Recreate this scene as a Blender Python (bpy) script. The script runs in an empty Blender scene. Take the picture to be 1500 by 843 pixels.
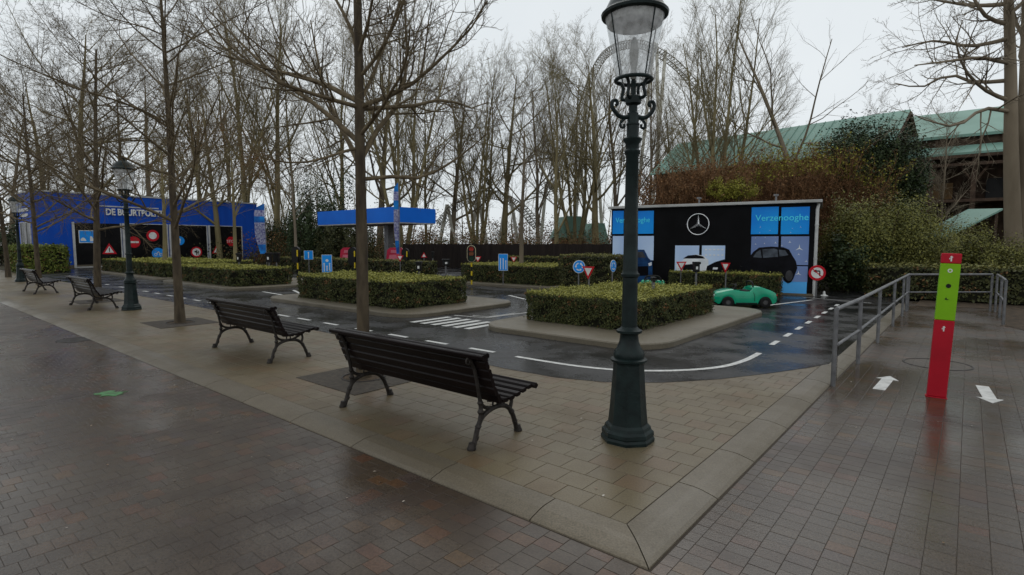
import bpy, bmesh, math, random
import numpy as np
from mathutils import Vector, Matrix
R = math.radians
random.seed(7)
scene = bpy.context.scene
col = scene.collection
# ------------------------------------------------------------------ camera
F = 800.0; PITCH = math.atan(64.5 / 800.0); H = 1.65      # pixels of the 1500 px photograph
cam_d = bpy.data.cameras.new('camera'); cam = bpy.data.objects.new('camera', cam_d); col.objects.link(cam)
cam_d.sensor_width = 36.0; cam_d.lens = 36.0 * F / 1500.0; cam_d.clip_end = 2000; cam_d.clip_start = 0.05
cam.location = (0, 0, H); cam.rotation_euler = (math.pi / 2 - PITCH, 0, 0)
scene.camera = cam
# ------------------------------------------------------------------ overcast sky and veiled sun
SUN_EL, SUN_ROT = R(48), R(200)
world = bpy.data.worlds.new('World'); scene.world = world; world.use_nodes = True
wn = world.node_tree.nodes; wl = world.node_tree.links; wn.clear()
w_out = wn.new('ShaderNodeOutputWorld'); w_bg = wn.new('ShaderNodeBackground')
sky = wn.new('ShaderNodeTexSky'); sky.sky_type = 'NISHITA'; sky.sun_disc = False
sky.sun_elevation = SUN_EL; sky.sun_rotation = SUN_ROT; sky.air_density = 1.0; sky.dust_density = 4.0
tcw = wn.new('ShaderNodeTexCoord'); cn = wn.new('ShaderNodeTexNoise'); cn.inputs['Scale'].default_value = 2.2; cn.inputs['Detail'].default_value = 5
wl.new(tcw.outputs['Generated'], cn.inputs['Vector'])
cr = wn.new('ShaderNodeValToRGB'); cr.color_ramp.elements[0].position = 0.3; cr.color_ramp.elements[1].position = 0.72
cr.color_ramp.elements[0].color = (7.7, 8.25, 8.55, 1); cr.color_ramp.elements[1].color = (8.9, 9.3, 9.5, 1)
wl.new(cn.outputs['Fac'], cr.inputs['Fac'])
wm = wn.new('ShaderNodeMix'); wm.data_type = 'RGBA'; wm.inputs[0].default_value = 0.93   # the cloud deck over the clear sky
wl.new(sky.outputs[0], wm.inputs[6]); wl.new(cr.outputs[0], wm.inputs[7])
wl.new(wm.outputs[2], w_bg.inputs['Color']); w_bg.inputs['Strength'].default_value = 0.1
wl.new(w_bg.outputs[0], w_out.inputs['Surface'])
sun_d = bpy.data.lights.new('sun', 'SUN'); sun = bpy.data.objects.new('sun', sun_d); col.objects.link(sun)
sun_d.energy = 0.5; sun_d.angle = R(40); sun_d.color = (1.0, 0.97, 0.92)
sun.rotation_euler = (math.pi / 2 - SUN_EL, 0, math.pi - SUN_ROT + math.pi)
vs = scene.view_settings; vs.view_transform = 'Standard'; vs.look = 'None'; vs.gamma = 1; vs.use_curve_mapping = False
vs.exposure = 0.0
scene.cycles.max_bounces = 6; scene.cycles.diffuse_bounces = 3; scene.cycles.glossy_bounces = 3; scene.cycles.transparent_max_bounces = 8

# ------------------------------------------------------------------ photograph pixel -> place
cP, sP = math.cos(PITCH), math.sin(PITCH)
def ray(px, py):
    dx = (px - 750) / F; dy = -(py - 421.5) / F
    return Vector((dx, cP + dy * sP, -sP + dy * cP))
def at(px, py, z=0.0):                     # where the ray meets the level z
    d = ray(px, py); t = (z - H) / d.z
    return Vector((d.x * t, d.y * t, z))
def atd(px, py, Y):                        # where the ray reaches the distance Y
    d = ray(px, py); t = Y / d.y
    return Vector((d.x * t, Y, H + d.z * t))
C0 = at(942, 810); AA = math.atan2(960, math.hypot(800, 64.5))
U = Vector((-math.sin(AA), math.cos(AA), 0)); V = Vector((math.cos(AA), math.sin(AA), 0))
ZP = -0.04                                # level of the plaza, the pavement and road lie at about 0
def W(u, v, z=0.0):
    p = C0 + U * u + V * v
    return Vector((p.x, p.y, z))
def to_uv(p):
    d = Vector((p.x - C0.x, p.y - C0.y, 0)); return d.dot(U), d.dot(V)
RZU = math.atan2(U.y, U.x); RZV = math.atan2(V.y, V.x)

# ------------------------------------------------------------------ materials
def nodes(name):
    m = bpy.data.materials.new(name); m.use_nodes = True
    nt = m.node_tree; b = nt.nodes['Principled BSDF']
    return m, nt, b
def pm(name, c1, c2=None, scale=8.0, rough=0.6, rough2=None, bump=0.0, bscale=None, metal=0.0, rnd=None, stretch=None, spec=0.16, detail=6, coat=0.0, obj=False):
    """procedural material: noise between two colours, optional random value per island / object, bump, uneven gloss"""
    m, nt, b = nodes(name); N = nt.nodes; L = nt.links
    c2 = c2 or tuple(x * 0.7 for x in c1)
    if obj: vec = N.new('ShaderNodeTexCoord').outputs['Object']
    else: vec = N.new('ShaderNodeNewGeometry').outputs['Position']
    if stretch:
        mp = N.new('ShaderNodeMapping'); mp.inputs['Scale'].default_value = stretch; L.new(vec, mp.inputs['Vector']); vec = mp.outputs[0]
    n1 = N.new('ShaderNodeTexNoise'); n1.inputs['Scale'].default_value = scale; n1.inputs['Detail'].default_value = detail; L.new(vec, n1.inputs['Vector'])
    fac = n1.outputs['Fac']
    if rnd:
        src = N.new('ShaderNodeNewGeometry').outputs['Random Per Island'] if rnd == 'island' else N.new('ShaderNodeObjectInfo').outputs['Random']
        mx = N.new('ShaderNodeMath'); mx.operation = 'MULTIPLY_ADD'; mx.inputs[1].default_value = 0.75
        sc = N.new('ShaderNodeMath'); sc.operation = 'MULTIPLY'; sc.inputs[1].default_value = 0.25; L.new(fac, sc.inputs[0])
        L.new(src, mx.inputs[0]); L.new(sc.outputs[0], mx.inputs[2]); fac = mx.outputs[0]
    rp = N.new('ShaderNodeValToRGB'); L.new(fac, rp.inputs['Fac'])
    lo, hi = (0.32, 0.68) if not rnd else (0.1, 0.9)
    rp.color_ramp.elements[0].position = lo; rp.color_ramp.elements[1].position = hi
    rp.color_ramp.elements[0].color = (*c2, 1); rp.color_ramp.elements[1].color = (*c1, 1)
    L.new(rp.outputs[0], b.inputs['Base Color'])
    b.inputs['Metallic'].default_value = metal; b.inputs['Specular IOR Level'].default_value = spec
    if rough2 is not None:
        n2 = N.new('ShaderNodeTexNoise'); n2.inputs['Scale'].default_value = scale * 0.35; n2.inputs['Detail'].default_value = 4; L.new(vec, n2.inputs['Vector'])
        mr = N.new('ShaderNodeMapRange'); mr.inputs['From Min'].default_value = 0.38; mr.inputs['From Max'].default_value = 0.62
        mr.inputs['To Min'].default_value = rough; mr.inputs['To Max'].default_value = rough2; L.new(n2.outputs['Fac'], mr.inputs['Value']); L.new(mr.outputs[0], b.inputs['Roughness'])
    else: b.inputs['Roughness'].default_value = rough
    if coat: b.inputs['Coat Weight'].default_value = coat; b.inputs['Coat Roughness'].default_value = 0.12
    if bump:
        n3 = N.new('ShaderNodeTexNoise'); n3.inputs['Scale'].default_value = bscale or scale * 4; n3.inputs['Detail'].default_value = 8; L.new(vec, n3.inputs['Vector'])
        bp = N.new('ShaderNodeBump'); bp.inputs['Strength'].default_value = bump; bp.inputs['Distance'].default_value = 0.02
        L.new(n3.outputs['Fac'], bp.inputs['Height']); L.new(bp.outputs[0], b.inputs['Normal'])
    return m

def wet_paving(name, stops, rnd, wet=(0.14, 0.42), dirt=(0.026, 0.0155, 0.011), brick=None, stain=0.75, bump=0.2, wscale=0.55, spec=0.36):
    """wet paving: colour per stone, stains, gloss that follows damp patches"""
    m, nt, b = nodes(name); N = nt.nodes; L = nt.links
    pos = N.new('ShaderNodeNewGeometry').outputs['Position']
    rp = N.new('ShaderNodeValToRGB'); e = rp.color_ramp.elements; rp.color_ramp.interpolation = 'LINEAR'
    while len(e) < len(stops): e.new(0.5)
    for i, (p, c) in enumerate(stops): e[i].position = p; e[i].color = (*c, 1)
    if rnd == 'island': L.new(N.new('ShaderNodeNewGeometry').outputs['Random Per Island'], rp.inputs['Fac'])
    elif rnd == 'object': L.new(N.new('ShaderNodeObjectInfo').outputs['Random'], rp.inputs['Fac'])
    else:                                              # far away: stones from a brick pattern laid in the same grid
        mp = N.new('ShaderNodeMapping'); mp.inputs['Rotation'].default_value = (0, 0, -RZV); L.new(pos, mp.inputs['Vector'])
        bt = N.new('ShaderNodeTexBrick'); bt.inputs['Scale'].default_value = 1.0; bt.inputs['Brick Width'].default_value = brick[0]; bt.inputs['Row Height'].default_value = brick[1]
        bt.inputs['Mortar Size'].default_value = 0.004; bt.inputs['Color1'].default_value = (0, 0, 0, 1); bt.inputs['Color2'].default_value = (1, 1, 1, 1); bt.inputs['Mortar'].default_value = (0.3, 0.3, 0.3, 1)
        L.new(mp.outputs[0], bt.inputs['Vector']); L.new(bt.outputs['Color'], rp.inputs['Fac'])
    n1 = N.new('ShaderNodeTexNoise'); n1.inputs['Scale'].default_value = 1.1; n1.inputs['Detail'].default_value = 9; n1.inputs['Roughness'].default_value = 0.62; L.new(pos, n1.inputs['Vector'])
    mr = N.new('ShaderNodeMapRange'); mr.inputs['From Min'].default_value = 0.44; mr.inputs['From Max'].default_value = 0.66; mr.inputs['To Max'].default_value = stain; L.new(n1.outputs['Fac'], mr.inputs['Value'])
    mx = N.new('ShaderNodeMix'); mx.data_type = 'RGBA'; L.new(mr.outputs[0], mx.inputs[0]); L.new(rp.outputs[0], mx.inputs[6]); mx.inputs[7].default_value = (*dirt, 1)
    g = N.new('ShaderNodeTexNoise'); g.inputs['Scale'].default_value = 90; g.inputs['Detail'].default_value = 4; L.new(pos, g.inputs['Vector'])
    gm = N.new('ShaderNodeMapRange'); gm.inputs['From Min'].default_value = 0.3; gm.inputs['From Max'].default_value = 0.7; gm.inputs['To Min'].default_value = 0.7; gm.inputs['To Max'].default_value = 1.25; L.new(g.outputs['Fac'], gm.inputs['Value'])
    ml = N.new('ShaderNodeMix'); ml.data_type = 'RGBA'; ml.blend_type = 'MULTIPLY'; ml.inputs[0].default_value = 1; L.new(mx.outputs[2], ml.inputs[6]); L.new(gm.outputs[0], ml.inputs[7])
    L.new(ml.outputs[2], b.inputs['Base Color'])
    n2 = N.new('ShaderNodeTexNoise'); n2.inputs['Scale'].default_value = wscale; n2.inputs['Detail'].default_value = 7; n2.inputs['Roughness'].default_value = 0.6; L.new(pos, n2.inputs['Vector'])
    m2 = N.new('ShaderNodeMapRange'); m2.inputs['From Min'].default_value = 0.4; m2.inputs['From Max'].default_value = 0.62; m2.inputs['To Min'].default_value = wet[0]; m2.inputs['To Max'].default_value = wet[1]; L.new(n2.outputs['Fac'], m2.inputs['Value'])
    L.new(m2.outputs[0], b.inputs['Roughness'])
    bp = N.new('ShaderNodeBump'); bp.inputs['Strength'].default_value = bump; bp.inputs['Distance'].default_value = 0.004; L.new(g.outputs['Fac'], bp.inputs['Height']); L.new(bp.outputs[0], b.inputs['Normal'])
    b.inputs['Specular IOR Level'].default_value = spec
    return m

PAV = [(0.0, (0.0560, 0.0405, 0.0274)), (0.4, (0.0620, 0.0450, 0.0303)), (0.62, (0.0570, 0.0432, 0.0318)), (0.8, (0.0660, 0.0450, 0.0289)), (0.88, (0.0820, 0.0423, 0.0266)), (0.95, (0.0840, 0.0504, 0.0237)), (1.0, (0.0600, 0.0459, 0.0414))]
SLB = [(0.0, (0.1101, 0.0848, 0.0475)), (0.4, (0.1290, 0.1008, 0.0568)), (0.7, (0.1204, 0.0968, 0.0568)), (0.9, (0.1307, 0.0912, 0.0495)), (1.0, (0.1221, 0.0832, 0.0475))]
M = {}
M['paver_o'] = wet_paving('paver_single', PAV, 'object'); M['paver_i'] = wet_paving('paver_field', PAV, 'island')
M['paver_far'] = wet_paving('paver_distant', PAV, None, brick=(0.1055, 0.142))
M['slab_o'] = wet_paving('slab_single', SLB, 'object', wet=(0.3, 0.6), dirt=(0.085, 0.060, 0.036), stain=0.55); M['slab_i'] = wet_paving('slab_field', SLB, 'island', wet=(0.3, 0.6), dirt=(0.085, 0.060, 0.036), stain=0.55)
M['slab_far'] = wet_paving('slab_distant', SLB, None, wet=(0.3, 0.6), brick=(0.21, 0.22), dirt=(0.10, 0.08, 0.05), stain=0.4)
M['kerb'] = wet_paving('kerb_concrete', [(0, (0.104, 0.085, 0.058)), (1, (0.128, 0.105, 0.072))], 'object', wet=(0.3, 0.6), dirt=(0.08, 0.066, 0.045), stain=0.5)
M['joint'] = pm('joint_sand', (0.048, 0.037, 0.027), (0.030, 0.022, 0.016), 5, 0.7)
M['asphalt'] = wet_paving('wet_asphalt', [(0, (0.022, 0.0215, 0.0225)), (1, (0.030, 0.0295, 0.0305))], 'object', wet=(0.10, 0.42), dirt=(0.014, 0.014, 0.016), stain=0.8, bump=0.35, wscale=0.8, spec=0.22)
M['marking'] = pm('road_paint', (0.62, 0.62, 0.60), (0.40, 0.40, 0.38), 14, 0.45)
M['marking_worn'] = pm('worn_paint', (0.52, 0.52, 0.50), (0.30, 0.29, 0.27), 22, 0.5)
M['soil'] = pm('soil_leaf_litter', (0.085, 0.060, 0.040), (0.035, 0.028, 0.02), 9, 0.9, bump=0.6, bscale=40)
M['ground'] = pm('wood_floor', (0.06, 0.052, 0.033), (0.032, 0.030, 0.018), 0.8, 0.95, bump=0.5, bscale=6)
M['bark'] = pm('bark_brown', (0.095, 0.073, 0.047), (0.042, 0.032, 0.022), 14, 0.8, bump=0.9, bscale=30, stretch=(1, 1, 0.25))
M['bark_green'] = pm('bark_mossy', (0.25, 0.208, 0.108), (0.115, 0.094, 0.050), 1.2, 0.85, bump=0.6, bscale=14, stretch=(1, 1, 0.3))
M['bark_grey'] = pm('bark_greyish', (0.25, 0.205, 0.148), (0.125, 0.100, 0.070), 1.0, 0.85, bump=0.6, bscale=14, stretch=(1, 1, 0.3))
M['bark_row'] = pm('row_tree_twigs', (0.17, 0.132, 0.080), (0.080, 0.061, 0.038), 9, 0.8)
M['twig'] = pm('twig_dark', (0.065, 0.051, 0.039), (0.035, 0.028, 0.022), 3, 0.8)
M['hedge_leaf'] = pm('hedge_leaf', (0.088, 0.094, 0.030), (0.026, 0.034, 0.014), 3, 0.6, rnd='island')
M['hedge_top'] = pm('hedge_top_pale', (0.35, 0.33, 0.075), (0.130, 0.140, 0.034), 3, 0.6, rnd='island')  # paler yellow-green than hedge_leaf, given only to leaves on the top face
M['hedge_top_tall'] = pm('hedge_top_olive', (0.20, 0.185, 0.055), (0.07, 0.075, 0.024), 3, 0.6, rnd='island')  # paler olive than hedge_leaf_tall, likewise for top-face leaves only
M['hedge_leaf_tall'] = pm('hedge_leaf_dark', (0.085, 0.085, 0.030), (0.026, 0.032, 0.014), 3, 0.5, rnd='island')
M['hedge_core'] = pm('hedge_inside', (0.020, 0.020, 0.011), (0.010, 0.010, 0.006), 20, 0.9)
M['leaf_green'] = pm('shrub_leaf_green', (0.21, 0.20, 0.048), (0.060, 0.068, 0.020), 2, 0.5, rnd='island')
M['leaf_dark'] = pm('evergreen_leaf', (0.055, 0.078, 0.028), (0.016, 0.027, 0.012), 2, 0.42, rnd='island')
M['leaf_brown'] = pm('dry_brown_leaf', (0.23, 0.120, 0.052), (0.085, 0.050, 0.025), 2, 0.7, rnd='island')
M['leaf_yellow'] = pm('yellow_green_leaf', (0.30, 0.28, 0.040), (0.13, 0.13, 0.022), 2, 0.55, rnd='island')
M['leaf_bright'] = pm('bright_hedge_leaf', (0.190, 0.220, 0.040), (0.050, 0.070, 0.016), 3, 0.5, rnd='island')
M['iron'] = pm('cast_iron', (0.046, 0.040, 0.036), (0.020, 0.017, 0.015), 18, 0.38, 0.6, bump=0.35, bscale=90, metal=0.3, obj=True)
M['slat'] = pm('dark_varnished_wood', (0.011, 0.0065, 0.006), (0.0055, 0.0035, 0.0035), 6, 0.22, 0.45, spec=0.10, bump=0.15, bscale=60, stretch=(0.15, 1, 1), obj=True)
M['lamp_paint'] = pm('lamp_green_black_paint', (0.013, 0.023, 0.022), (0.007, 0.011, 0.011), 10, 0.25, 0.5, bump=0.12, bscale=50, obj=True)
M['lamp_inner'] = pm('lantern_inside', (0.30, 0.29, 0.26), (0.2, 0.2, 0.18), 5, 0.5)
M['grate'] = pm('tree_grate', (0.072, 0.060, 0.047), (0.035, 0.030, 0.025), 16, 0.7, bump=0.4)
M['galv'] = pm('galvanised_steel', (0.20, 0.20, 0.205), (0.12, 0.12, 0.125), 9, 0.38, 0.55, metal=0.55, obj=True)
M['black'] = pm('black_panel', (0.0065, 0.0065, 0.0075), (0.004, 0.004, 0.0045), 2, 0.45, 0.6, spec=0.06)
M['blackglass'] = pm('dark_window', (0.010, 0.009, 0.009), (0.005, 0.005, 0.005), 1.5, 0.16, 0.28, spec=0.12)
M['white_metal'] = pm('white_frame', (0.50, 0.50, 0.49), (0.36, 0.36, 0.35), 3, 0.4)
M['roof_edge'] = pm('pale_roof_edge', (0.46, 0.46, 0.45), (0.33, 0.33, 0.32), 2, 0.45)
M['blue'] = pm('blue_cladding', (0.005, 0.070, 0.42), (0.004, 0.056, 0.36), 0.8, 0.5, 0.65, stretch=(3, 3, 0.35))
M['blue2'] = pm('blue_fascia', (0.005, 0.150, 0.68), (0.004, 0.125, 0.60), 0.8, 0.45)
M['blue_sign'] = pm('sign_blue', (0.012, 0.28, 0.80), (0.01, 0.23, 0.7), 3, 0.3)
M['sky_top'] = pm('print_bright_blue', (0.008, 0.33, 0.84), (0.005, 0.21, 0.74), 0.9, 0.3, detail=1)
M['sky_low'] = pm('print_pale_blue', (0.52, 0.66, 0.88), (0.38, 0.52, 0.78), 0.8, 0.3, detail=1)
M['sky_grey'] = pm('print_grey_blue', (0.19, 0.27, 0.50), (0.12, 0.18, 0.38), 0.9, 0.3, detail=1)
M['print_cyan'] = pm('print_cyan', (0.10, 0.80, 0.95), (0.07, 0.7, 0.9), 2, 0.3)
M['print_floor'] = pm('print_floor_blue', (0.10, 0.45, 0.90), (0.07, 0.36, 0.8), 1, 0.25)
M['print_white'] = pm('print_white', (0.80, 0.82, 0.85), (0.6, 0.63, 0.68), 3, 0.3)
M['print_car'] = pm('print_black_car', (0.009, 0.009, 0.012), (0.005, 0.005, 0.006), 3, 0.3, spec=0.05)
M['print_glass'] = pm('print_car_glass', (0.10, 0.12, 0.15), (0.03, 0.035, 0.045), 4, 0.25)
M['print_navy'] = pm('print_navy_car', (0.020, 0.075, 0.20), (0.007, 0.025, 0.08), 3, 0.3)
M['print_grey'] = pm('print_grey', (0.06, 0.06, 0.065), (0.03, 0.03, 0.033), 6, 0.3)
M['chrome'] = pm('brushed_chrome', (0.72, 0.73, 0.74), (0.6, 0.6, 0.62), 8, 0.22, metal=0.85)
M['red'] = pm('sign_red', (0.52, 0.010, 0.022), (0.42, 0.008, 0.017), 4, 0.35)
M['red_post'] = pm('pillar_red', (0.44, 0.010, 0.024), (0.33, 0.009, 0.019), 3, 0.32, 0.45, obj=True)
M['green_post'] = pm('pillar_green', (0.200, 0.440, 0.010), (0.165, 0.37, 0.008), 3, 0.32, 0.45, obj=True)
M['white'] = pm('sign_white', (0.70, 0.70, 0.68), (0.58, 0.58, 0.56), 4, 0.35)
M['sign_black'] = pm('sign_black', (0.012, 0.012, 0.012), (0.008, 0.008, 0.008), 4, 0.4)
M['yellow'] = pm('pole_yellow', (0.62, 0.45, 0.02), (0.5, 0.36, 0.015), 4, 0.4)
M['cream'] = pm('signal_border', (0.55, 0.50, 0.32), (0.45, 0.4, 0.26), 4, 0.4)
M['lens_red'] = pm('signal_lens_red', (0.5, 0.04, 0.025), (0.18, 0.02, 0.012), 8, 0.2)
M['lens_amber'] = pm('signal_lens_amber', (0.22, 0.075, 0.03), (0.15, 0.05, 0.02), 8, 0.2)
M['lens_green'] = pm('signal_lens_green', (0.015, 0.05, 0.028), (0.01, 0.03, 0.018), 8, 0.2)
M['car_green'] = pm('car_green_gelcoat', (0.003, 0.32, 0.17), (0.002, 0.26, 0.14), 3, 0.22, 0.32, obj=True, coat=0.5)
M['rubber'] = pm('rubber', (0.014, 0.014, 0.014), (0.008, 0.008, 0.008), 12, 0.6)
M['rim'] = pm('grey_rim', (0.12, 0.12, 0.12), (0.07, 0.07, 0.07), 12, 0.4, metal=0.4)
M['pump_red'] = pm('pump_red', (0.46, 0.022, 0.060), (0.36, 0.016, 0.045), 4, 0.35)
M['pink'] = pm('pump_panel', (0.55, 0.15, 0.20), (0.45, 0.11, 0.15), 4, 0.3)
M['flag'] = pm('flag_cloth', (0.012, 0.22, 0.62), (0.012, 0.05, 0.25), 2.0, 0.7)
M['flag_print'] = pm('flag_print', (0.42, 0.44, 0.55), (0.06, 0.05, 0.22), 11, 0.7)
M['copper_green'] = pm('green_copper_roof', (0.20, 0.335, 0.28), (0.14, 0.25, 0.205), 0.35, 0.55, bump=0.1, bscale=3)
M['copper_seam'] = pm('green_copper_seam', (0.16, 0.28, 0.23), (0.12, 0.22, 0.18), 1, 0.55)
M['timber'] = pm('weathered_timber', (0.085, 0.055, 0.038), (0.038, 0.026, 0.019), 3, 0.8, bump=0.3, bscale=20)
M['brick_red'] = pm('red_gable', (0.19, 0.058, 0.036), (0.12, 0.038, 0.026), 2, 0.8)
M['tan'] = pm('tan_board', (0.30, 0.185, 0.085), (0.21, 0.13, 0.06), 1.5, 0.7)
M['coaster_white'] = pm('pale_support_paint', (0.72, 0.70, 0.62), (0.5, 0.48, 0.42), 1.2, 0.55)
M['coaster_track'] = pm('track_steel', (0.26, 0.245, 0.21), (0.17, 0.16, 0.135), 2, 0.6)
M['fence_wood'] = pm('dark_fence_board', (0.026, 0.019, 0.016), (0.014, 0.010, 0.009), 3, 0.8, bump=0.3, bscale=20, stretch=(1, 1, 0.2))
M['paint_green'] = pm('green_ground_paint', (0.085, 0.27, 0.10), (0.055, 0.075, 0.045), 22, 0.5)
M['litter'] = pm('petal_litter', (0.50, 0.47, 0.42), (0.17, 0.10, 0.05), 3, 0.7, rnd='island')
def glass_mat():
    m, nt, b = nodes('lantern_pane'); N = nt.nodes; L = nt.links
    out = N['Material Output']; tr = N.new('ShaderNodeBsdfTransparent'); tr.inputs[0].default_value = (0.92, 0.93, 0.93, 1)
    b.inputs['Base Color'].default_value = (0.85, 0.86, 0.87, 1); b.inputs['Roughness'].default_value = 0.12
    n = N.new('ShaderNodeTexNoise'); n.inputs['Scale'].default_value = 6; n.inputs['Detail'].default_value = 4
    mr = N.new('ShaderNodeMapRange'); mr.inputs['From Min'].default_value = 0.35; mr.inputs['From Max'].default_value = 0.7; mr.inputs['To Min'].default_value = 0.22; mr.inputs['To Max'].default_value = 0.46
    L.new(n.outputs['Fac'], mr.inputs['Value'])
    mx = N.new('ShaderNodeMixShader'); L.new(mr.outputs[0], mx.inputs[0]); L.new(tr.outputs[0], mx.inputs[1]); L.new(b.outputs[0], mx.inputs[2]); L.new(mx.outputs[0], out.inputs['Surface'])
    return m
M['glass'] = glass_mat()

# ------------------------------------------------------------------ mesh helpers
def fast_mesh(name, verts, faces_flat, loop_total, mats, matidx=None, smooth=False):
    me = bpy.data.meshes.new(name)
    nv = len(verts); nl = len(faces_flat); nf = len(loop_total)
    me.vertices.add(nv); me.vertices.foreach_set('co', np.asarray(verts, dtype=np.float32).ravel())
    me.loops.add(nl); me.loops.foreach_set('vertex_index', np.asarray(faces_flat, dtype=np.int32))
    me.polygons.add(nf); lt = np.asarray(loop_total, dtype=np.int32)
    ls = np.zeros(nf, dtype=np.int32); ls[1:] = np.cumsum(lt)[:-1]
    me.polygons.foreach_set('loop_start', ls); me.polygons.foreach_set('loop_total', lt)
    for k in mats: me.materials.append(M[k])
    if matidx is not None: me.polygons.foreach_set('material_index', np.asarray(matidx, dtype=np.int32))
    me.polygons.foreach_set('use_smooth', np.full(nf, smooth, dtype=bool))
    me.update(calc_edges=True); me.validate()
    return me
class MB:
    def __init__(s): s.v = []; s.f = []; s.m = []
    def face(s, pts, mi=0):
        k = len(s.v); s.v += [tuple(p) for p in pts]; s.f.append(tuple(range(k, k + len(pts)))); s.m.append(mi); return s
    def add(s, vs, fs, mi=0):
        k = len(s.v); s.v += [tuple(p) for p in vs]
        for f in fs: s.f.append(tuple(i + k for i in f)); s.m.append(mi)
        return s
    def box(s, x0, x1, y0, y1, z0, z1, mi=0, bev=0.0):
        if bev:
            b = bev
            vs = []
            for z, i in ((z0, b), (z0 + b, 0), (z1 - b, 0), (z1, b)):
                vs += [(x0 + i, y0 + i, z), (x1 - i, y0 + i, z), (x1 - i, y1 - i, z), (x0 + i, y1 - i, z)]
            fs = [(3, 2, 1, 0), (12, 13, 14, 15)]
            for r in range(3):
                for q in range(4): fs.append((r * 4 + q, r * 4 + (q + 1) % 4, r * 4 + 4 + (q + 1) % 4, r * 4 + 4 + q))
            return s.add(vs, fs, mi)
        vs = [(x0, y0, z0), (x1, y0, z0), (x1, y1, z0), (x0, y1, z0), (x0, y0, z1), (x1, y0, z1), (x1, y1, z1), (x0, y1, z1)]
        return s.add(vs, [(3, 2, 1, 0), (4, 5, 6, 7), (0, 1, 5, 4), (1, 2, 6, 5), (2, 3, 7, 6), (3, 0, 4, 7)], mi)
    def prism(s, poly, z0, z1, mi=0):
        n = len(poly); vs = [(p[0], p[1], z0) for p in poly] + [(p[0], p[1], z1) for p in poly]
        fs = [tuple(range(n - 1, -1, -1)), tuple(range(n, 2 * n))] + [(i, (i + 1) % n, n + (i + 1) % n, n + i) for i in range(n)]
        return s.add(vs, fs, mi)
    def plate(s, poly, y0, y1, mi=0):                    # polygon in local x-z with thickness along y (front face at y0)
        n = len(poly); vs = [(p[0], y0, p[1]) for p in poly] + [(p[0], y1, p[1]) for p in poly]
        fs = [tuple(range(n)), tuple(range(2 * n - 1, n - 1, -1))] + [(i, n + i, n + (i + 1) % n, (i + 1) % n) for i in range(n)]
        return s.add(vs, fs, mi)
    def disc(s, cx, cz, r, y0, y1, mi=0, n=24, sx=1.0):
        return s.plate([(cx + sx * r * math.cos(2 * math.pi * i / n), cz + r * math.sin(2 * math.pi * i / n)) for i in range(n)], y0, y1, mi)
    def lathe(s, prof, n=16, c=(0, 0), mi=0, rot=0.0):
        k = len(s.v)
        for r, z in prof:
            for i in range(n):
                a = 2 * math.pi * i / n + rot; s.v.append((c[0] + r * math.cos(a), c[1] + r * math.sin(a), z))
        for j in range(len(prof) - 1):
            for i in range(n): s.f.append((k + j * n + i, k + j * n + (i + 1) % n, k + (j + 1) * n + (i + 1) % n, k + (j + 1) * n + i)); s.m.append(mi)
        if prof[0][0] > 1e-4: s.f.append(tuple(k + i for i in range(n - 1, -1, -1))); s.m.append(mi)
        if prof[-1][0] > 1e-4: s.f.append(tuple(k + (len(prof) - 1) * n + i for i in range(n))); s.m.append(mi)
        return s
    def tube(s, pts, rad, n=8, mi=0, closed=False):
        pts = [Vector(p) for p in pts]; N = len(pts)
        if not hasattr(rad, '__len__'): rad = [rad] * N
        k = len(s.v); prev = None
        for i, p in enumerate(pts):
            if closed: t = pts[(i + 1) % N] - pts[i - 1]
            else: t = pts[min(i + 1, N - 1)] - pts[max(i - 1, 0)]
            t.normalize()
            if prev is None:
                a = Vector((0, 0, 1)) if abs(t.z) < 0.9 else Vector((1, 0, 0)); e1 = t.cross(a).normalized()
            else: e1 = (prev - t * prev.dot(t)).normalized()
            prev = e1; e2 = t.cross(e1)
            for q in range(n):
                a = 2 * math.pi * q / n; s.v.append(tuple(p + (e1 * math.cos(a) + e2 * math.sin(a)) * rad[i]))
        for i in range(N if closed else N - 1):
            j = (i + 1) % N
            for q in range(n): s.f.append((k + i * n + q, k + i * n + (q + 1) % n, k + j * n + (q + 1) % n, k + j * n + q)); s.m.append(mi)
        if not closed:
            s.f.append(tuple(k + q for q in range(n - 1, -1, -1))); s.m.append(mi); s.f.append(tuple(k + (N - 1) * n + q for q in range(n))); s.m.append(mi)
        return s
    def build(s, name, mats, parent=None, smooth=False, fix=True):
        me = bpy.data.meshes.new(name); me.from_pydata(s.v, [], s.f)
        if isinstance(mats, str): mats = [mats]
        for k in mats: me.materials.append(M[k])
        me.polygons.foreach_set('material_index', s.m)
        if fix:
            bm = bmesh.new(); bm.from_mesh(me); bmesh.ops.recalc_face_normals(bm, faces=bm.faces); bm.to_mesh(me); bm.free()
        if smooth:
            me.polygons.foreach_set('use_smooth', [True] * len(me.polygons)); me.set_sharp_from_angle(angle=R(38))
        me.update()
        return link(name, me, parent)
def link(name, me, parent=None):
    o = bpy.data.objects.new(name, me); col.objects.link(o)
    if parent: o.parent = parent
    return o
def tag(o, label=None, cat=None, group=None, kind=None):
    if label: o['label'] = label
    if cat: o['category'] = cat
    if group: o['group'] = group
    if kind: o['kind'] = kind
    return o
def thing(name, label, cat, loc=(0, 0, 0), rz=0.0, group=None):
    o = bpy.data.objects.new(name, None); col.objects.link(o); o.location = loc; o.rotation_euler = (0, 0, rz); o.empty_display_size = 0.1
    return tag(o, label, cat, group)
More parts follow.
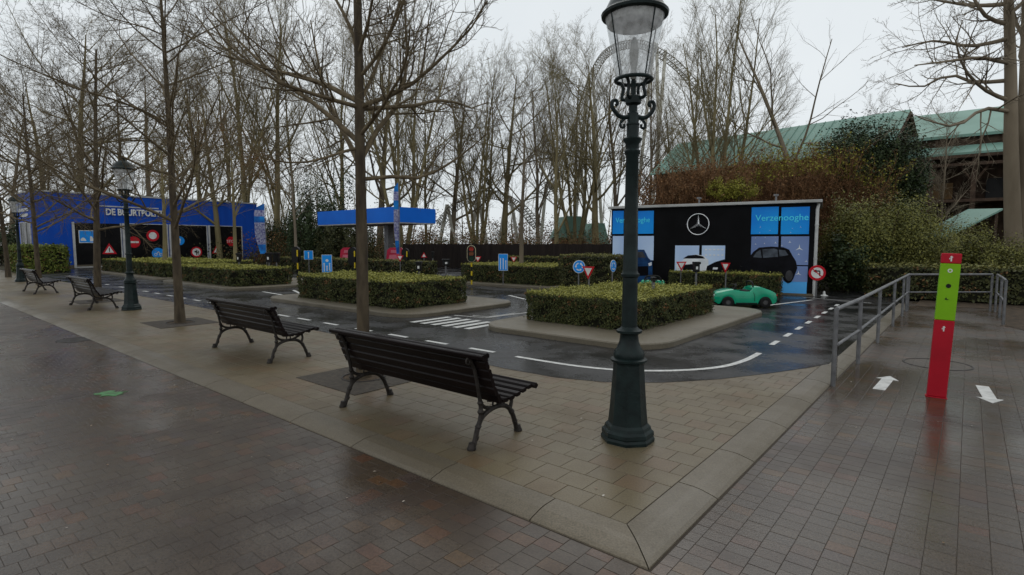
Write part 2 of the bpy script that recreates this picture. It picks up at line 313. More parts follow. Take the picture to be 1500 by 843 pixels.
def copy_tree(o, label=None, loc=None, rz=None, scale=None):
    def rec(a, par):
        c = a.copy(); col.objects.link(c)
        if par: c.parent = par
        for ch in a.children: rec(ch, c)
        return c
    c = rec(o, None)
    if label: c['label'] = label
    if loc is not None: c.location = loc
    if rz is not None: c.rotation_euler = (0, 0, rz)
    if scale is not None: c.scale = (scale, scale, scale) if not hasattr(scale, '__len__') else scale
    return c
def text_mesh(body, size, name, mats, parent, x, y, z, extrude=0.004, align='CENTER', bold=0.0, squash=1.0):
    cu = bpy.data.curves.new(name, 'FONT'); cu.body = body; cu.size = size; cu.extrude = extrude; cu.align_x = align; cu.align_y = 'CENTER'; cu.offset = bold; cu.resolution_u = 3
    t = bpy.data.objects.new(name, cu); col.objects.link(t)
    dg = bpy.context.evaluated_depsgraph_get(); me = bpy.data.meshes.new_from_object(t.evaluated_get(dg))
    bpy.data.objects.remove(t); bpy.data.curves.remove(cu)
    me.materials.clear(); me.materials.append(M[mats])
    me.transform(Matrix.Translation((x, y, z)) @ Matrix.Rotation(math.pi / 2, 4, 'X') @ Matrix.Diagonal((squash, 1, 1, 1)))
    me.name = name
    return link(name, me, parent)

# ------------------------------------------------------------------ the ground, plaza, pavement, road
mb = MB(); S = 260
mb.face([(-S, -40, -0.10), (S, -40, -0.10), (S, S, -0.10), (-S, S, -0.10)])
tag(mb.build('ground', 'ground'), kind='structure')

def uvquad(mb, u0, u1, v0, v1, z, mi=0): mb.face([W(u0, v0, z), W(u0, v1, z), W(u1, v1, z), W(u1, v0, z)], mi)
mb = MB()
BU0, BU1, BV0 = -5.0, 21.0, -5.0
uvquad(mb, BU0, BU1, BV0, 0.1, ZP - 0.0022, 0)            # bedding under the stones that are built
uvquad(mb, BU0, 0.1, 0.1, 17.2, ZP - 0.0022, 0)
uvquad(mb, BU1, 75, -30, 0.1, ZP, 1); uvquad(mb, -25, BU0, -30, 17.2, ZP, 1); uvquad(mb, BU0, BU1, -30, BV0, ZP, 1)
plaza = tag(mb.build('plaza', ['joint', 'paver_far']), kind='structure')
PU, PVv = 0.142, 0.1055
def stone_mesh(name, su, sv, h, mat, bev=0.005, jitter=0.0):
    mb = MB(); a, b = su / 2, sv / 2
    vs = [(-a, -b, -h), (a, -b, -h), (a, b, -h), (-a, b, -h), (-a, -b, -bev), (a, -b, -bev), (a, b, -bev), (-a, b, -bev), (-a + bev, -b + bev, 0), (a - bev, -b + bev, 0), (a - bev, b - bev, 0), (-a + bev, b - bev, 0)]
    fs = [(8, 9, 10, 11)]
    for r in (0, 4):
        for q in range(4): fs.append((r + q, r + (q + 1) % 4, r + 4 + (q + 1) % 4, r + 4 + q))
    mb.add(vs, fs); return mb, vs, fs
def stone_field(cells, su, sv, h, z, parent, one_name, many_name, mat_o, mat_i, zj, bev=0.0014, tilt=0.0012):
    """cells: (u, v, du, dv); the 300 that show largest are objects, the rest one joined field"""
    cx, cy = 0.0, 0.0
    def key(c):
        p = W(c[0], c[1]); az = abs(math.atan2(p.x, max(p.y, 1e-3)))
        vis = p.y > 0.3 and az < R(45) and (H / max(p.y, .01)) < 0.66
        return (not vis, p.length)
    cells = sorted(cells, key=key)
    rng = random.Random(3); shared = {}
    for c in cells[:300]:
        k = (round(c[2], 3), round(c[3], 3))
        if k not in shared:
            mb, vs, fs = stone_mesh(one_name, c[2], c[3], h, mat_o, bev); me = bpy.data.meshes.new(one_name); me.from_pydata(vs, [], fs); me.materials.append(M[mat_o]); me.update(); shared[k] = me
        o = link(one_name, shared[k], parent); p = W(c[0], c[1], z + rng.uniform(-zj, zj)); o.location = p; o.rotation_euler = (rng.uniform(-tilt, tilt), rng.uniform(-tilt, tilt), RZU + rng.uniform(-.008, .008))
    V_, F_, T_ = [], [], []
    base = len(cells)
    vlist = []; flist = []; n = 0
    cu, su_ = math.cos(RZU), math.sin(RZU)
    for c in cells[300:]:
        _, vs, fs = stone_mesh('', c[2], c[3], h, mat_i, bev); p = W(c[0], c[1]); zz = z + rng.uniform(-zj, zj); tx, ty = rng.uniform(-tilt, tilt), rng.uniform(-tilt, tilt)
        for x, y, q in vs: vlist.append((p.x + x * cu - y * su_, p.y + x * su_ + y * cu, zz + q + x * tx + y * ty))
        for f in fs: flist += [i + n for i in f]
        n += 12
    me = fast_mesh(many_name, vlist, flist, [4] * (len(flist) // 4), [mat_i])
    tag(link(many_name, me, parent), kind='stuff')
cells = []
i0 = int(BU0 / PU); i1 = int(BU1 / PU)
for i in range(i0, i1):
    u = (i + 0.5) * PU - 0.012
    off = 0.5 * PVv if i % 2 else 0.0
    v = BV0 + off
    vmax = 16.9 if u < -0.16 else -0.17
    while v < vmax:
        if v + PVv / 2 > -0.08 and u > -0.16: break
        cells.append((u, v, PU - 0.0024, PVv - 0.0022)); v += PVv
    if u > -0.16:                                         # cut stones along the kerb
        e = v - PVv / 2
        if -0.08 - e > 0.02: cells.append((u, (e - 0.075) / 2, PU - 0.0032, -0.075 - e - 0.004))
ue = max(c[0] for c in cells if c[1] > 1) + PU / 2      # narrow cut stones beside the right kerb
v = -0.075 + PVv / 2
while v < 16.9:
    if -0.078 - ue > 0.02: cells.append(((ue - 0.078) / 2, v, -0.078 - ue - 0.003, PVv - 0.0022))
    v += PVv
stone_field(cells, PU, PVv, 0.03, ZP, plaza, 'paver', 'pavers', 'paver_o', 'paver_i', 0.0008)

# pavement of pale slabs
EDGE = [(3.4, 2.80), (2.6, 2.83), (2.0, 3.02), (1.45, 3.45), (1.0, 4.05), (0.62, 4.75), (0.32, 5.40), (0.14, 5.85)]   # curved border of the asphalt
def edge_v(u):
    if u >= 3.4: return 2.80 + min(0.25, (u - 3.4) * 0.02)
    for (a, b), (c, d) in zip(EDGE, EDGE[1:]):
        if c <= u <= a: return b + (d - b) * (a - u) / (a - c)
    return 5.85
mb = MB(); pts = [W(0.12, 0.12, -0.0032)] + [W(15, 0.12, -0.0032), W(15, edge_v(15), -0.0032)] + [W(u, v, -0.0032) for u, v in EDGE] + [W(0.12, 5.85, -0.0032)]
mb.face(pts, 0); uvquad(mb, 15, 70, 0.12, 3.05, -0.001, 1)
sidewalk = tag(mb.build('pavement', ['joint', 'slab_far']), kind='structure')
cells = []; SV, SU = 0.213, 0.222
row = 0; v = 0.215
while v < 5.8:
    vc = v + SV / 2; u = 0.215 + (0.0 if row % 2 else -0.111)
    while u < 15:
        a, b = max(u, 0.215), u + SU
        if b - a > 0.06 and (max(edge_v(a), edge_v(b)) > v - 0.02): 
            sv = SV
            cells.append(((a + b) / 2, v + sv / 2, b - a - 0.004, sv - 0.004))
        u += SU
    v += SV; row += 1
stone_field(cells, SU, SV, 0.03, 0.0, sidewalk, 'slab', 'slabs', 'slab_o', 'slab_i', 0.0009)

# kerb stones
kerb = bpy.data.objects.new('kerb', None); col.objects.link(kerb); tag(kerb, kind='structure')
def kerb_stone(a0, a1, axis, m0=0.0, m1=0.0):
    prof = [(0.205, -0.06), (0.205, 0.004), (0.10, 0.003), (0.055, -0.002), (-0.035, -0.024), (-0.062, -0.034), (-0.07, -0.06)]
    mb = MB(); n = len(prof); vs = []
    for a, mt in ((a0, m0), (a1, m1)):
        for w, z in prof:
            aa = a + mt * w
            vs.append(W(aa, w, z) if axis == 'u' else W(w, aa, z))
    fs = [(i, (i + 1) % n, n + (i + 1) % n, n + i) for i in range(n)] + [tuple(range(n)), tuple(range(2 * n - 1, n - 1, -1))]
    mb.add(vs, fs); mb.build('kerb_stone', 'kerb', kerb)
ks = [0.0, 0.72, 1.62, 2.6]; a = 2.6
while a < 40: a += 1.0; ks.append(a)
for i, (p, q) in enumerate(zip(ks, ks[1:])): kerb_stone(p + 0.004, q - 0.004, 'u', 1.0 if i == 0 else 0.0)
ks = [0.0, 0.95, 1.75]; a = 1.75
while a < 15.2: a += 1.0; ks.append(a)
for i, (p, q) in enumerate(zip(ks, ks[1:])): kerb_stone(p + 0.006, q - 0.004, 'v', 1.0 if i == 0 else 0.0)

# asphalt of the traffic garden
mb = MB(); ZR = 0.004
pts = [W(u, v, ZR) for u, v in EDGE][::-1] + [W(15, edge_v(15), ZR), W(44, 3.05, ZR), W(44, 34, ZR), W(0.2, 34, ZR)]
mb.face(pts)
road = tag(mb.build('road', 'asphalt'), kind='structure')
mb = MB(); pts = [W(u, v, -0.002) for u, v in EDGE]; inner = [W(u + 0.05 * 0.5, v + 0.05, -0.002) for u, v in EDGE]
def road_mark(name, poly, mat='marking'):
    mb = MB(); mb.prism([(p.x, p.y) for p in poly], ZR + 0.001, ZR + 0.004); return mb.build(name, mat, road)
def strip(name, pts_uv, w, mat='marking'):
    ps = [W(*p) for p in pts_uv]; l, r = [], []
    for i, p in enumerate(ps):
        t = (ps[min(i + 1, len(ps) - 1)] - ps[max(i - 1, 0)]).normalized(); nrm = Vector((-t.y, t.x, 0)) * w / 2
        l.append(p + nrm); r.append(p - nrm)
    mb = MB()
    n = len(ps); vs = [(q.x, q.y, ZR + 0.004) for q in l] + [(q.x, q.y, ZR + 0.004) for q in r]
    mb.add(vs, [(i, i + 1, n + i + 1, n + i) for i in range(n - 1)]); return mb.build(name, mat, road)
def smooth_curve(pts, k=8):
    out = []
    P = [pts[0]] + list(pts) + [pts[-1]]
    for i in range(1, len(P) - 2):
        p0, p1, p2, p3 = [np.array(P[j], float) for j in (i - 1, i, i + 1, i + 2)]
        for q in range(k):
            t = q / k; out.append(tuple(0.5 * ((2 * p1) + (-p0 + p2) * t + (2 * p0 - 5 * p1 + 4 * p2 - p3) * t * t + (-p0 + 3 * p1 - 3 * p2 + p3) * t ** 3)))
    out.append(tuple(pts[-1])); return out
strip('lane_line', smooth_curve([(3.74, 3.47), (2.87, 3.50), (2.3, 3.62), (1.92, 3.83), (1.52, 4.20), (1.22, 4.70), (1.10, 5.3), (1.09, 6.02)]), 0.085)
for u in (4.19, 5.22, 6.24, 7.3, 8.46, 9.53, 10.44, 11.4, 12.4, 13.4, 14.5, 15.6, 16.7, 17.8, 19, 20.2, 21.4, 23, 25, 27): strip('lane_dash', [(u, 3.5 + 0.013 * max(0, u - 6)), (u + 0.52, 3.5 + 0.013 * max(0, u - 5.5))], 0.085)
for v in (6.85, 7.85, 8.85, 9.85, 10.9, 11.9, 12.9, 13.9): strip('lane_dash', [(1.14 + 0.035 * (v - 6.9), v), (1.155 + 0.035 * (v - 6.9), v + 0.45)], 0.085)
for k in range(6):                                        # zebra between the two front islands
    u = 7.62 - k * 0.30; strip('zebra_stripe', [(u, 4.75 + 0.02 * k), (u, 5.85)], 0.16)
strip('lane_line', [(7.75, 6.1), (6.9, 6.25), (6.72, 8.0)], 0.07, 'marking_worn')
strip('lane_line', [(7.4, 6.35), (6.95, 6.42), (6.92, 7.3)], 0.06, 'marking_worn')
for (u0, v0, u1, v1) in ((15.0, 6.0, 17.2, 6.2), (15.1, 6.5, 17.0, 7.2), (8.6, 9.9, 9.9, 10.6), (8.2, 11.0, 9.2, 11.8), (7.3, 10.6, 8.6, 10.4), (2.9, 12.4, 2.2, 15.2), (4.0, 11.6, 3.2, 11.5)): strip('lane_line', [(u0, v0), (u1, v1)], 0.10)
strip('lane_line', [(0.75, 15.3), (2.6, 15.9)], 0.06, 'marking_worn')

# raised islands
def rounded(u0, u1, v0, v1, r, k=7):
    out = []
    for cu, cv, a0 in ((u1 - r, v1 - r, 0), (u0 + r, v1 - r, 90), (u0 + r, v0 + r, 180), (u1 - r, v0 + r, 270)):
        for i in range(k + 1):
            a = R(a0 + 90 * i / k); out.append((cu + r * math.cos(a), cv + r * math.sin(a)))
    return out
M['island'] = wet_paving('island_concrete', [(0, (0.130, 0.110, 0.078)), (1, (0.150, 0.128, 0.090))], 'object', wet=(0.35, 0.6), dirt=(0.085, 0.072, 0.048), stain=0.6)
def island(u0, u1, v0, v1, r, h=0.10):
    P = rounded(u0, u1, v0, v1, r); mb = MB(); n = len(P); cu, cv = (u0 + u1) / 2, (v0 + v1) / 2; vs = []
    for z, k in ((-0.05, 0), (h - 0.02, 0), (h, 0.02)):
        for p in P:
            d = math.hypot(p[0] - cu, p[1] - cv); f = 1 - k / d; vs.append(W(cu + (p[0] - cu) * f, cv + (p[1] - cv) * f, z))
    fs = [(j * n + i, j * n + (i + 1) % n, (j + 1) * n + (i + 1) % n, (j + 1) * n + i) for j in range(2) for i in range(n)] + [tuple(2 * n + i for i in range(n))]
    mb.add(vs, fs); return tag(mb.build('traffic_island', 'island'), kind='structure')
ISL = [(2.30, 6.05, 4.95, 11.2, 0.75), (8.0, 14.7, 4.95, 8.9, 0.75), (18.2, 25.3, 5.6, 10.0, 0.6), (26.3, 37.5, 5.9, 11.0, 0.6), (9.9, 15.5, 13.0, 16.6, 0.5), (6.85, 9.8, 12.1, 12.95, 0.4)]
for a in ISL: island(*a)
mb = MB(); mb.face([W(-1.92, 12.4, -0.035), W(-1.92, 16.3, -0.035), W(-0.2, 15.6, -0.035), W(-0.2, 26, -0.035), W(-30, 26, -0.035), W(-30, 9.0, -0.035), W(-3.0, 10.0, -0.035)][::-1])
tag(mb.build('soil_bed', 'soil'), kind='structure')

# ------------------------------------------------------------------ leaves
def leaf_mesh(name, C, Nn, size, mats, rng, asp=0.62):
    n = len(C); t = rng.normal(size=(n, 3)); t -= Nn * (t * Nn).sum(1, keepdims=True); t /= np.linalg.norm(t, axis=1, keepdims=True) + 1e-9
    b = np.cross(Nn, t); s = (size * rng.uniform(0.6, 1.35, n))[:, None]
    fold = Nn * s * 0.16
    v = np.stack([C - t * s, C + b * s * asp - t * s * .1 + fold, C + t * s, C - b * s * asp - t * s * .1 + fold], 1).reshape(-1, 3)
    return fast_mesh(name, v, np.arange(4 * n), np.full(n, 4), mats)
def box_hedge(u0, u1, v0, v1, z0, z1, label, dens, size, mat='hedge_leaf', seed=0, group='clipped hedges of the traffic garden', rough=0.045, r=0.25):
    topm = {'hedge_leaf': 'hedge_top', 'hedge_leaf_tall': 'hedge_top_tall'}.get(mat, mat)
    rng = np.random.default_rng(seed); c = W((u0 + u1) / 2, (v0 + v1) / 2, z0); t = thing('hedge', label, 'hedge', c, RZU, group)
    a, b, h = (u1 - u0) / 2, (v1 - v0) / 2, z1 - z0
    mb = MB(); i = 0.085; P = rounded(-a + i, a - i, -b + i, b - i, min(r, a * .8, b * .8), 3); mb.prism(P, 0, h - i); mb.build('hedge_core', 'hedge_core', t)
    areas = np.array([4 * a * b, 2 * b * h, 2 * b * h, 2 * a * h, 2 * a * h]); n = (areas * dens).astype(int); Cs, Ns = [], []
    for k in range(5):
        p = rng.uniform(-1, 1, (n[k], 2)); Cc = np.zeros((n[k], 3)); Nn = np.zeros((n[k], 3))
        if k == 0: Cc[:, 0] = p[:, 0] * a; Cc[:, 1] = p[:, 1] * b; Cc[:, 2] = h; Nn[:, 2] = 1
        elif k < 3: sgn = 1 if k == 1 else -1; Cc[:, 0] = sgn * a; Cc[:, 1] = p[:, 0] * b; Cc[:, 2] = (p[:, 1] + 1) / 2 * h; Nn[:, 0] = sgn
        else: sgn = 1 if k == 3 else -1; Cc[:, 1] = sgn * b; Cc[:, 0] = p[:, 0] * a; Cc[:, 2] = (p[:, 1] + 1) / 2 * h; Nn[:, 1] = sgn
        Cs.append(Cc); Ns.append(Nn)
    C = np.concatenate(Cs); Nn = np.concatenate(Ns)
    # soften the vertical corners
    ex = np.maximum(np.abs(C[:, 0]) - (a - r), 0); ey = np.maximum(np.abs(C[:, 1]) - (b - r), 0); d = np.hypot(ex, ey); k = d > r
    f = np.where(k, r / np.maximum(d, 1e-6), 1.0); C[:, 0] -= np.sign(C[:, 0]) * ex * (1 - f) * (ex > 0); C[:, 1] -= np.sign(C[:, 1]) * ey * (1 - f) * (ey > 0)
    bulge = 0.028 * np.sin(C[:, 0] * 3.1 + C[:, 1] * 1.3 + seed) * np.cos(C[:, 1] * 2.3 - C[:, 0] + C[:, 2] * 4) + 0.018 * np.sin(C[:, 0] * 8.3 + C[:, 2] * 6 + seed * 2) * np.sin(C[:, 1] * 7.1 - C[:, 2] * 9)
    g1 = np.sin(C[:, 0] * 5.3 + 1.7 * np.sin(C[:, 1] * 4.1 + seed)) * np.sin(C[:, 1] * 5.9 + 1.4 * np.sin(C[:, 2] * 11 + C[:, 0] * 3)) * np.cos(C[:, 2] * 13 + C[:, 0] * 4 - C[:, 1] * 3)
    side = np.arange(len(C)) >= n[0]; istop = ~side
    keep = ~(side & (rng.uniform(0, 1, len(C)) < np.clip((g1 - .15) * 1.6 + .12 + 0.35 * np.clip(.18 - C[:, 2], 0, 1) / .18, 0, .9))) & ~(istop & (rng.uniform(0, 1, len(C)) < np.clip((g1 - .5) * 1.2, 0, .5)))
    stray = rng.uniform(0, 1, len(C)) < 0.05; bulge = bulge + np.where(stray, rng.exponential(.03, len(C)), 0)
    dead = (rng.uniform(0, 1, len(C)) < np.clip((-g1 - .25) * .9, 0.02, .5))
    C = C[keep]; Nn = Nn[keep]; bulge = bulge[keep]; dead = dead[keep]; istop = istop[keep]
    C += Nn * (bulge + rng.normal(-0.012, rough * .55, len(C)))[:, None] 
    C[:, 2] = np.maximum(C[:, 2], 0.01)
    Nn = Nn + rng.normal(0, 0.55, Nn.shape); Nn /= np.linalg.norm(Nn, axis=1, keepdims=True)
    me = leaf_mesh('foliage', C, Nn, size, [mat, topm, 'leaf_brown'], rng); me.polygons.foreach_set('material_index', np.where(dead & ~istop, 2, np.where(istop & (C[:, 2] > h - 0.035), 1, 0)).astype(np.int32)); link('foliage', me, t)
    return t
KI = 0.10
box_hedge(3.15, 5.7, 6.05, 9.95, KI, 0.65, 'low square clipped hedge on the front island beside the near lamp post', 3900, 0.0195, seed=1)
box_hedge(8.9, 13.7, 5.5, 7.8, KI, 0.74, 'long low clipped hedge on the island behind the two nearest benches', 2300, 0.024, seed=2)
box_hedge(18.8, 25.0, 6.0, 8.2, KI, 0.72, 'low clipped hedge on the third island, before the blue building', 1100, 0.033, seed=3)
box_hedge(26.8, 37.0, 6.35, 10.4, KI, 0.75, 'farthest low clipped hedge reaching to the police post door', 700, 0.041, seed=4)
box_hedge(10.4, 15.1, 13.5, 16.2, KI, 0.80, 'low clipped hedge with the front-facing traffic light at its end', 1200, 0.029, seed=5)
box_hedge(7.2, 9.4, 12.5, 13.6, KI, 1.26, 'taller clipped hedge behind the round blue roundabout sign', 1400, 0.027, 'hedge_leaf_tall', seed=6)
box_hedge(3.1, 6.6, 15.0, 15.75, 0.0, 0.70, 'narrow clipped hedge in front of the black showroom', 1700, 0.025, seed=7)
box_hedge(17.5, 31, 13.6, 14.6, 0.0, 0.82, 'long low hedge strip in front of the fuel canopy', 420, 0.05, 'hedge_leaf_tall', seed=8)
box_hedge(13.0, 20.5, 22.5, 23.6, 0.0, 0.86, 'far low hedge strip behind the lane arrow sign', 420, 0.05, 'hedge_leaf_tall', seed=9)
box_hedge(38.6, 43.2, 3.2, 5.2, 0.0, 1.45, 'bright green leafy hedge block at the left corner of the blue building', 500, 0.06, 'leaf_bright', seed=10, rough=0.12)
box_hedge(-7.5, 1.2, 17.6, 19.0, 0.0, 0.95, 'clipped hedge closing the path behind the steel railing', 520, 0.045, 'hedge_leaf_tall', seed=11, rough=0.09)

def shrub(name, label, cat, loc, blobs, n, size, mat, seed, group=None, stems=6, twigs=0, kind=None, clump=0.28):
    """blobs: (x, y, z, rx, ry, rz) around loc; leaves gather in clumps through the outer part of each blob"""
    rng = np.random.default_rng(seed); t = thing(name, label, cat, loc, 0, group)
    tot = sum(b[3] * b[4] * b[5] for b in blobs) ; Cs, Ns = [], []
    for b in blobs:
        k = max(50, int(n * b[3] * b[4] * b[5] / tot)); nc = max(8, k // 40)
        d = rng.normal(size=(nc, 3)); d /= np.linalg.norm(d, axis=1, keepdims=True); rad = rng.uniform(0.55, 1.05, nc)[:, None]
        cc = d * rad; idx = rng.integers(0, nc, k); P = cc[idx] + rng.normal(0, clump * 0.5, (k, 3))
        Nn = P + rng.normal(0, .6, P.shape); Nn[:, 2] += 0.4; Nn /= np.linalg.norm(Nn, axis=1, keepdims=True) + 1e-9
        P = P * np.array(b[3:6]) + np.array(b[:3]); Cs.append(P); Ns.append(Nn)
    C = np.concatenate(Cs); Nn = np.concatenate(Ns); keep = C[:, 2] > 0.03
    o = link('foliage', leaf_mesh('foliage', C[keep], Nn[keep], size, [mat], rng), t)
    mb = MB()
    for i in range(stems):
        b = blobs[i % len(blobs)]; e = Vector((b[0] + random.uniform(-.5, .5) * b[3], b[1] + random.uniform(-.5, .5) * b[4], b[2] + b[5] * random.uniform(.2, .8)))
        s = Vector((b[0] * .6 + random.uniform(-.15, .15), b[1] * .6, 0)); mid = (s + e) / 2 + Vector((random.uniform(-.2, .2), random.uniform(-.2, .2), 0)); mb.tube([s, mid, e], [0.05, 0.035, 0.012], 5)
    mb.build('stem', 'bark', t)
    return t

# ------------------------------------------------------------------ trees
def tubes(groups, mats, name):
    """groups: list of (P (B,N,3), Rr (B,N), sides) -> one mesh"""
    Vs, Fs, off = [], [], 0
    for P, Rr, k in groups:
        B, N, _ = P.shape
        if B == 0: continue
        T = np.empty_like(P); T[:, 1:-1] = P[:, 2:] - P[:, :-2]; T[:, 0] = P[:, 1] - P[:, 0]; T[:, -1] = P[:, -1] - P[:, -2]
        T /= np.linalg.norm(T, axis=2, keepdims=True) + 1e-9
        m = T.mean(1); ref = np.where(np.abs(m[:, 2:3]) < 0.75, np.array([[0, 0, 1.0]]), np.array([[1.0, 0, 0]]))[:, None, :]
        e1 = np.cross(T, ref); e1 /= np.linalg.norm(e1, axis=2, keepdims=True) + 1e-9; e2 = np.cross(T, e1)
        a = np.arange(k) * 2 * math.pi / k
        ring = P[:, :, None, :] + Rr[:, :, None, None] * (e1[:, :, None, :] * np.cos(a)[None, None, :, None] + e2[:, :, None, :] * np.sin(a)[None, None, :, None])
        Vs.append(ring.reshape(-1, 3))
        b, i, q = np.meshgrid(np.arange(B), np.arange(N - 1), np.arange(k), indexing='ij'); base = off + (b * N + i) * k
        f = np.stack([base + q, base + (q + 1) % k, base + k + (q + 1) % k, base + k + q], -1).reshape(-1, 4); Fs.append(f); off += B * N * k
    V_ = np.concatenate(Vs); F_ = np.concatenate(Fs)
    return fast_mesh(name, V_, F_.ravel(), np.full(len(F_), 4), mats, smooth=True)
def grow(rng, start, d, L, r0, N, trop, wig, taper=0.25):
    B = len(start); P = np.zeros((B, N, 3)); P[:, 0] = start; d = d.copy()
    for i in range(1, N):
        d = d + rng.normal(0, wig, d.shape); d[:, 2] += trop; d /= np.linalg.norm(d, axis=1, keepdims=True); P[:, i] = P[:, i - 1] + d * (L / (N - 1))[:, None]
    t = np.linspace(0, 1, N)[None, :]; Rr = r0[:, None] * (1 - (1 - taper) * t)
    return P, Rr
def spawn(rng, P, Rr, L, n, ang, angv, ratio, tmin, tmax=1.0, rr=0.6, rmin=0.004):
    B, N, _ = P.shape; idx = np.repeat(np.arange(B), n); t = tmin + (tmax - tmin) * ((np.tile(np.arange(n), B) + rng.uniform(0, 1, B * n)) / n)
    x = np.clip(t * (N - 1), 0, N - 1.001); i = x.astype(int); f = (x - i)[:, None]
    pos = P[idx, i] * (1 - f) + P[idx, i + 1] * f; tan = P[idx, i + 1] - P[idx, i]; tan /= np.linalg.norm(tan, axis=1, keepdims=True) + 1e-9
    rad = Rr[idx, i] * (1 - f[:, 0]) + Rr[idx, i + 1] * f[:, 0]
    pr = rng.normal(size=pos.shape); pr -= tan * (pr * tan).sum(1, keepdims=True); pr /= np.linalg.norm(pr, axis=1, keepdims=True) + 1e-9
    a = np.radians(rng.normal(ang, angv, len(t)))[:, None]; d = tan * np.cos(a) + pr * np.sin(a)
    LL = L[idx] * ratio * (1.15 - 0.55 * t) * rng.uniform(0.65, 1.25, len(t))
    return pos, d, LL, np.maximum(rad * rr, rmin)
def bare_tree(name, seed, height, r, spec, mat='bark_green', limbs_px=None, lean=(0, 0), trunk_taper=0.3, trunk_wig=0.02, twigmat=None, stems=1, spread=0.0):
    """a leafless tree: trunk + crown of limbs, branches and twigs; spec = list of (n, angle, anglevar, ratio, tmin, tropism, wiggle, N, sides)"""
    rng = np.random.default_rng(seed)
    st = np.zeros((stems, 3)); st[:, 2] = -0.05
    d0 = np.tile(np.array([[lean[0], lean[1], 1.0]]), (stems, 1))
    if stems > 1:
        an = np.arange(stems) * 2 * math.pi / stems + rng.uniform(0, 1); d0[:, 0] += np.cos(an) * spread; d0[:, 1] += np.sin(an) * spread; st[:, 0] = np.cos(an) * r * .8; st[:, 1] = np.sin(an) * r * .8
    d0 /= np.linalg.norm(d0, axis=1, keepdims=True)
    L0 = np.full(stems, height) * (rng.uniform(0.85, 1.0, stems) if stems > 1 else 1)
    P, Rr = grow(rng, st, d0, L0, np.full(stems, r), 14, 0.01 if stems > 1 else 0.0, trunk_wig, trunk_taper)
    Rr[:, 0] *= 1.22
    trunk = tubes([(P, Rr, 12)], [mat], 'trunk')
    groups = []; cur = (P, Rr, L0)
    for li, (n, ang, av, ratio, tmin, trop, wig, N, k) in enumerate(spec):
        if li == 0 and limbs_px is not None:
            Ps = np.array(limbs_px); B = len(Ps)
            for k_ in range(B):                                # each limb starts on the axis of the trunk it grows from
                c_ = [np.array([np.interp(Ps[k_, 0, 2] - 0.03, q_[:, 2], q_[:, a_]) for a_ in range(3)]) for q_ in P]; j_ = min(c_, key=lambda z_: np.hypot(*(z_[:2] - Ps[k_, 0, :2]))); Ps[k_, 0] = j_; Ps[k_, 1] = (Ps[k_, 1] + (j_ + Ps[k_, 2]) / 2) / 2
            B = len(Ps); L1 = np.linalg.norm(np.diff(Ps, axis=1), axis=2).sum(1); R1 = np.linspace(1, .22, Ps.shape[1])[None, :] * (min(r * 0.40, 0.075) * np.clip(L1 / 2.2, .6, 1.1))[:, None]
            pos, d, LL, rr = spawn(rng, P, Rr, L0, n, ang, av, ratio, tmin, rr=0.45)
            P2, R2 = grow(rng, pos, d, LL, rr, Ps.shape[1], trop, wig); Pn = np.concatenate([Ps, P2]); Rn = np.concatenate([R1, R2]); Ln = np.concatenate([L1, LL])
        else:
            pos, d, Ln, rr = spawn(rng, cur[0], cur[1], cur[2], n, ang, av, ratio, tmin, rr=0.55 if li else 0.48, rmin=0.003 if r < .125 else 0.0062)
            Pn, Rn = grow(rng, pos, d, Ln, rr, N, trop, wig)
        groups.append((Pn, Rn, k)); cur = (Pn, Rn, Ln)
    return trunk, tubes(groups, [mat if twigmat is None else twigmat], 'crown')
def resample(pts, n):
    P = np.array(smooth_curve([tuple(p) for p in pts], 6)); s = np.r_[0, np.cumsum(np.linalg.norm(np.diff(P, axis=0), axis=1))]; q = np.linspace(0, s[-1], n)
    return np.stack([np.interp(q, s, P[:, i]) for i in range(3)], 1)

# --- the row of trees on the pavement
def place_tree(meshes, label, loc, rz=0.0, scale=1.0, group=None):
    t = thing('tree', label, 'tree', loc, rz, group); link('trunk', meshes[0], t); link('crown', meshes[1], t)
    t.scale = (scale, scale, scale) if not hasattr(scale, '__len__') else scale; return t
ROW = 'young bare trees in a row along the pavement'
b1 = at(533, 553); Y1 = b1.y
LPX = [[(529, 212, 0), (478, 231, -.15), (439, 239, -.3), (398, 235, -.4), (360, 222, -.5)],
       [(527, 206, 0), (506, 188, .1), (470, 157, .3), (424, 129, .5), (385, 95, .6), (300, 10, .8)],
       [(531, 153, 0), (494, 149, -.2), (455, 137, -.4), (408, 121, -.6), (330, 62, -.7), (300, 20, -.8)],
       [(529, 145, 0), (490, 127, .2), (451, 114, .4), (400, 104, .7), (330, 75, .9), (285, 20, 1.1)],
       [(545, 259, 0), (580, 256, .1), (612, 261, .2), (651, 245, .3), (688, 218, .4), (715, 195, .5)],
       [(545, 153, 0), (584, 137, -.1), (620, 110, -.3), (670, 63, -.5), (698, 31, -.6), (714, 2, -.7)],
       [(543, 231, 0), (555, 176, .2), (580, 157, .4), (596, 102, .6), (594, 40, .7), (592, -20, .8)],
       [(545, 110, 0), (561, 70, -.15), (584, 23, -.3), (598, -20, -.4), (612, -70, -.5)],
       [(529, 82, 0), (521, 51, .1), (494, 4, .25), (478, -35, .4), (460, -90, .5)],
       [(541, 155, 0), (596, 157, .4), (655, 145, .8), (682, 160, 1.1), (715, 150, 1.4)],
       [(531, 240, 0), (510, 205, .3), (490, 170, .6), (470, 110, .9), (455, 30, 1.2)]]
limbs = [resample([tuple(atd(x, y, Y1 + dy) - b1) for x, y, dy in l], 7) for l in LPX]
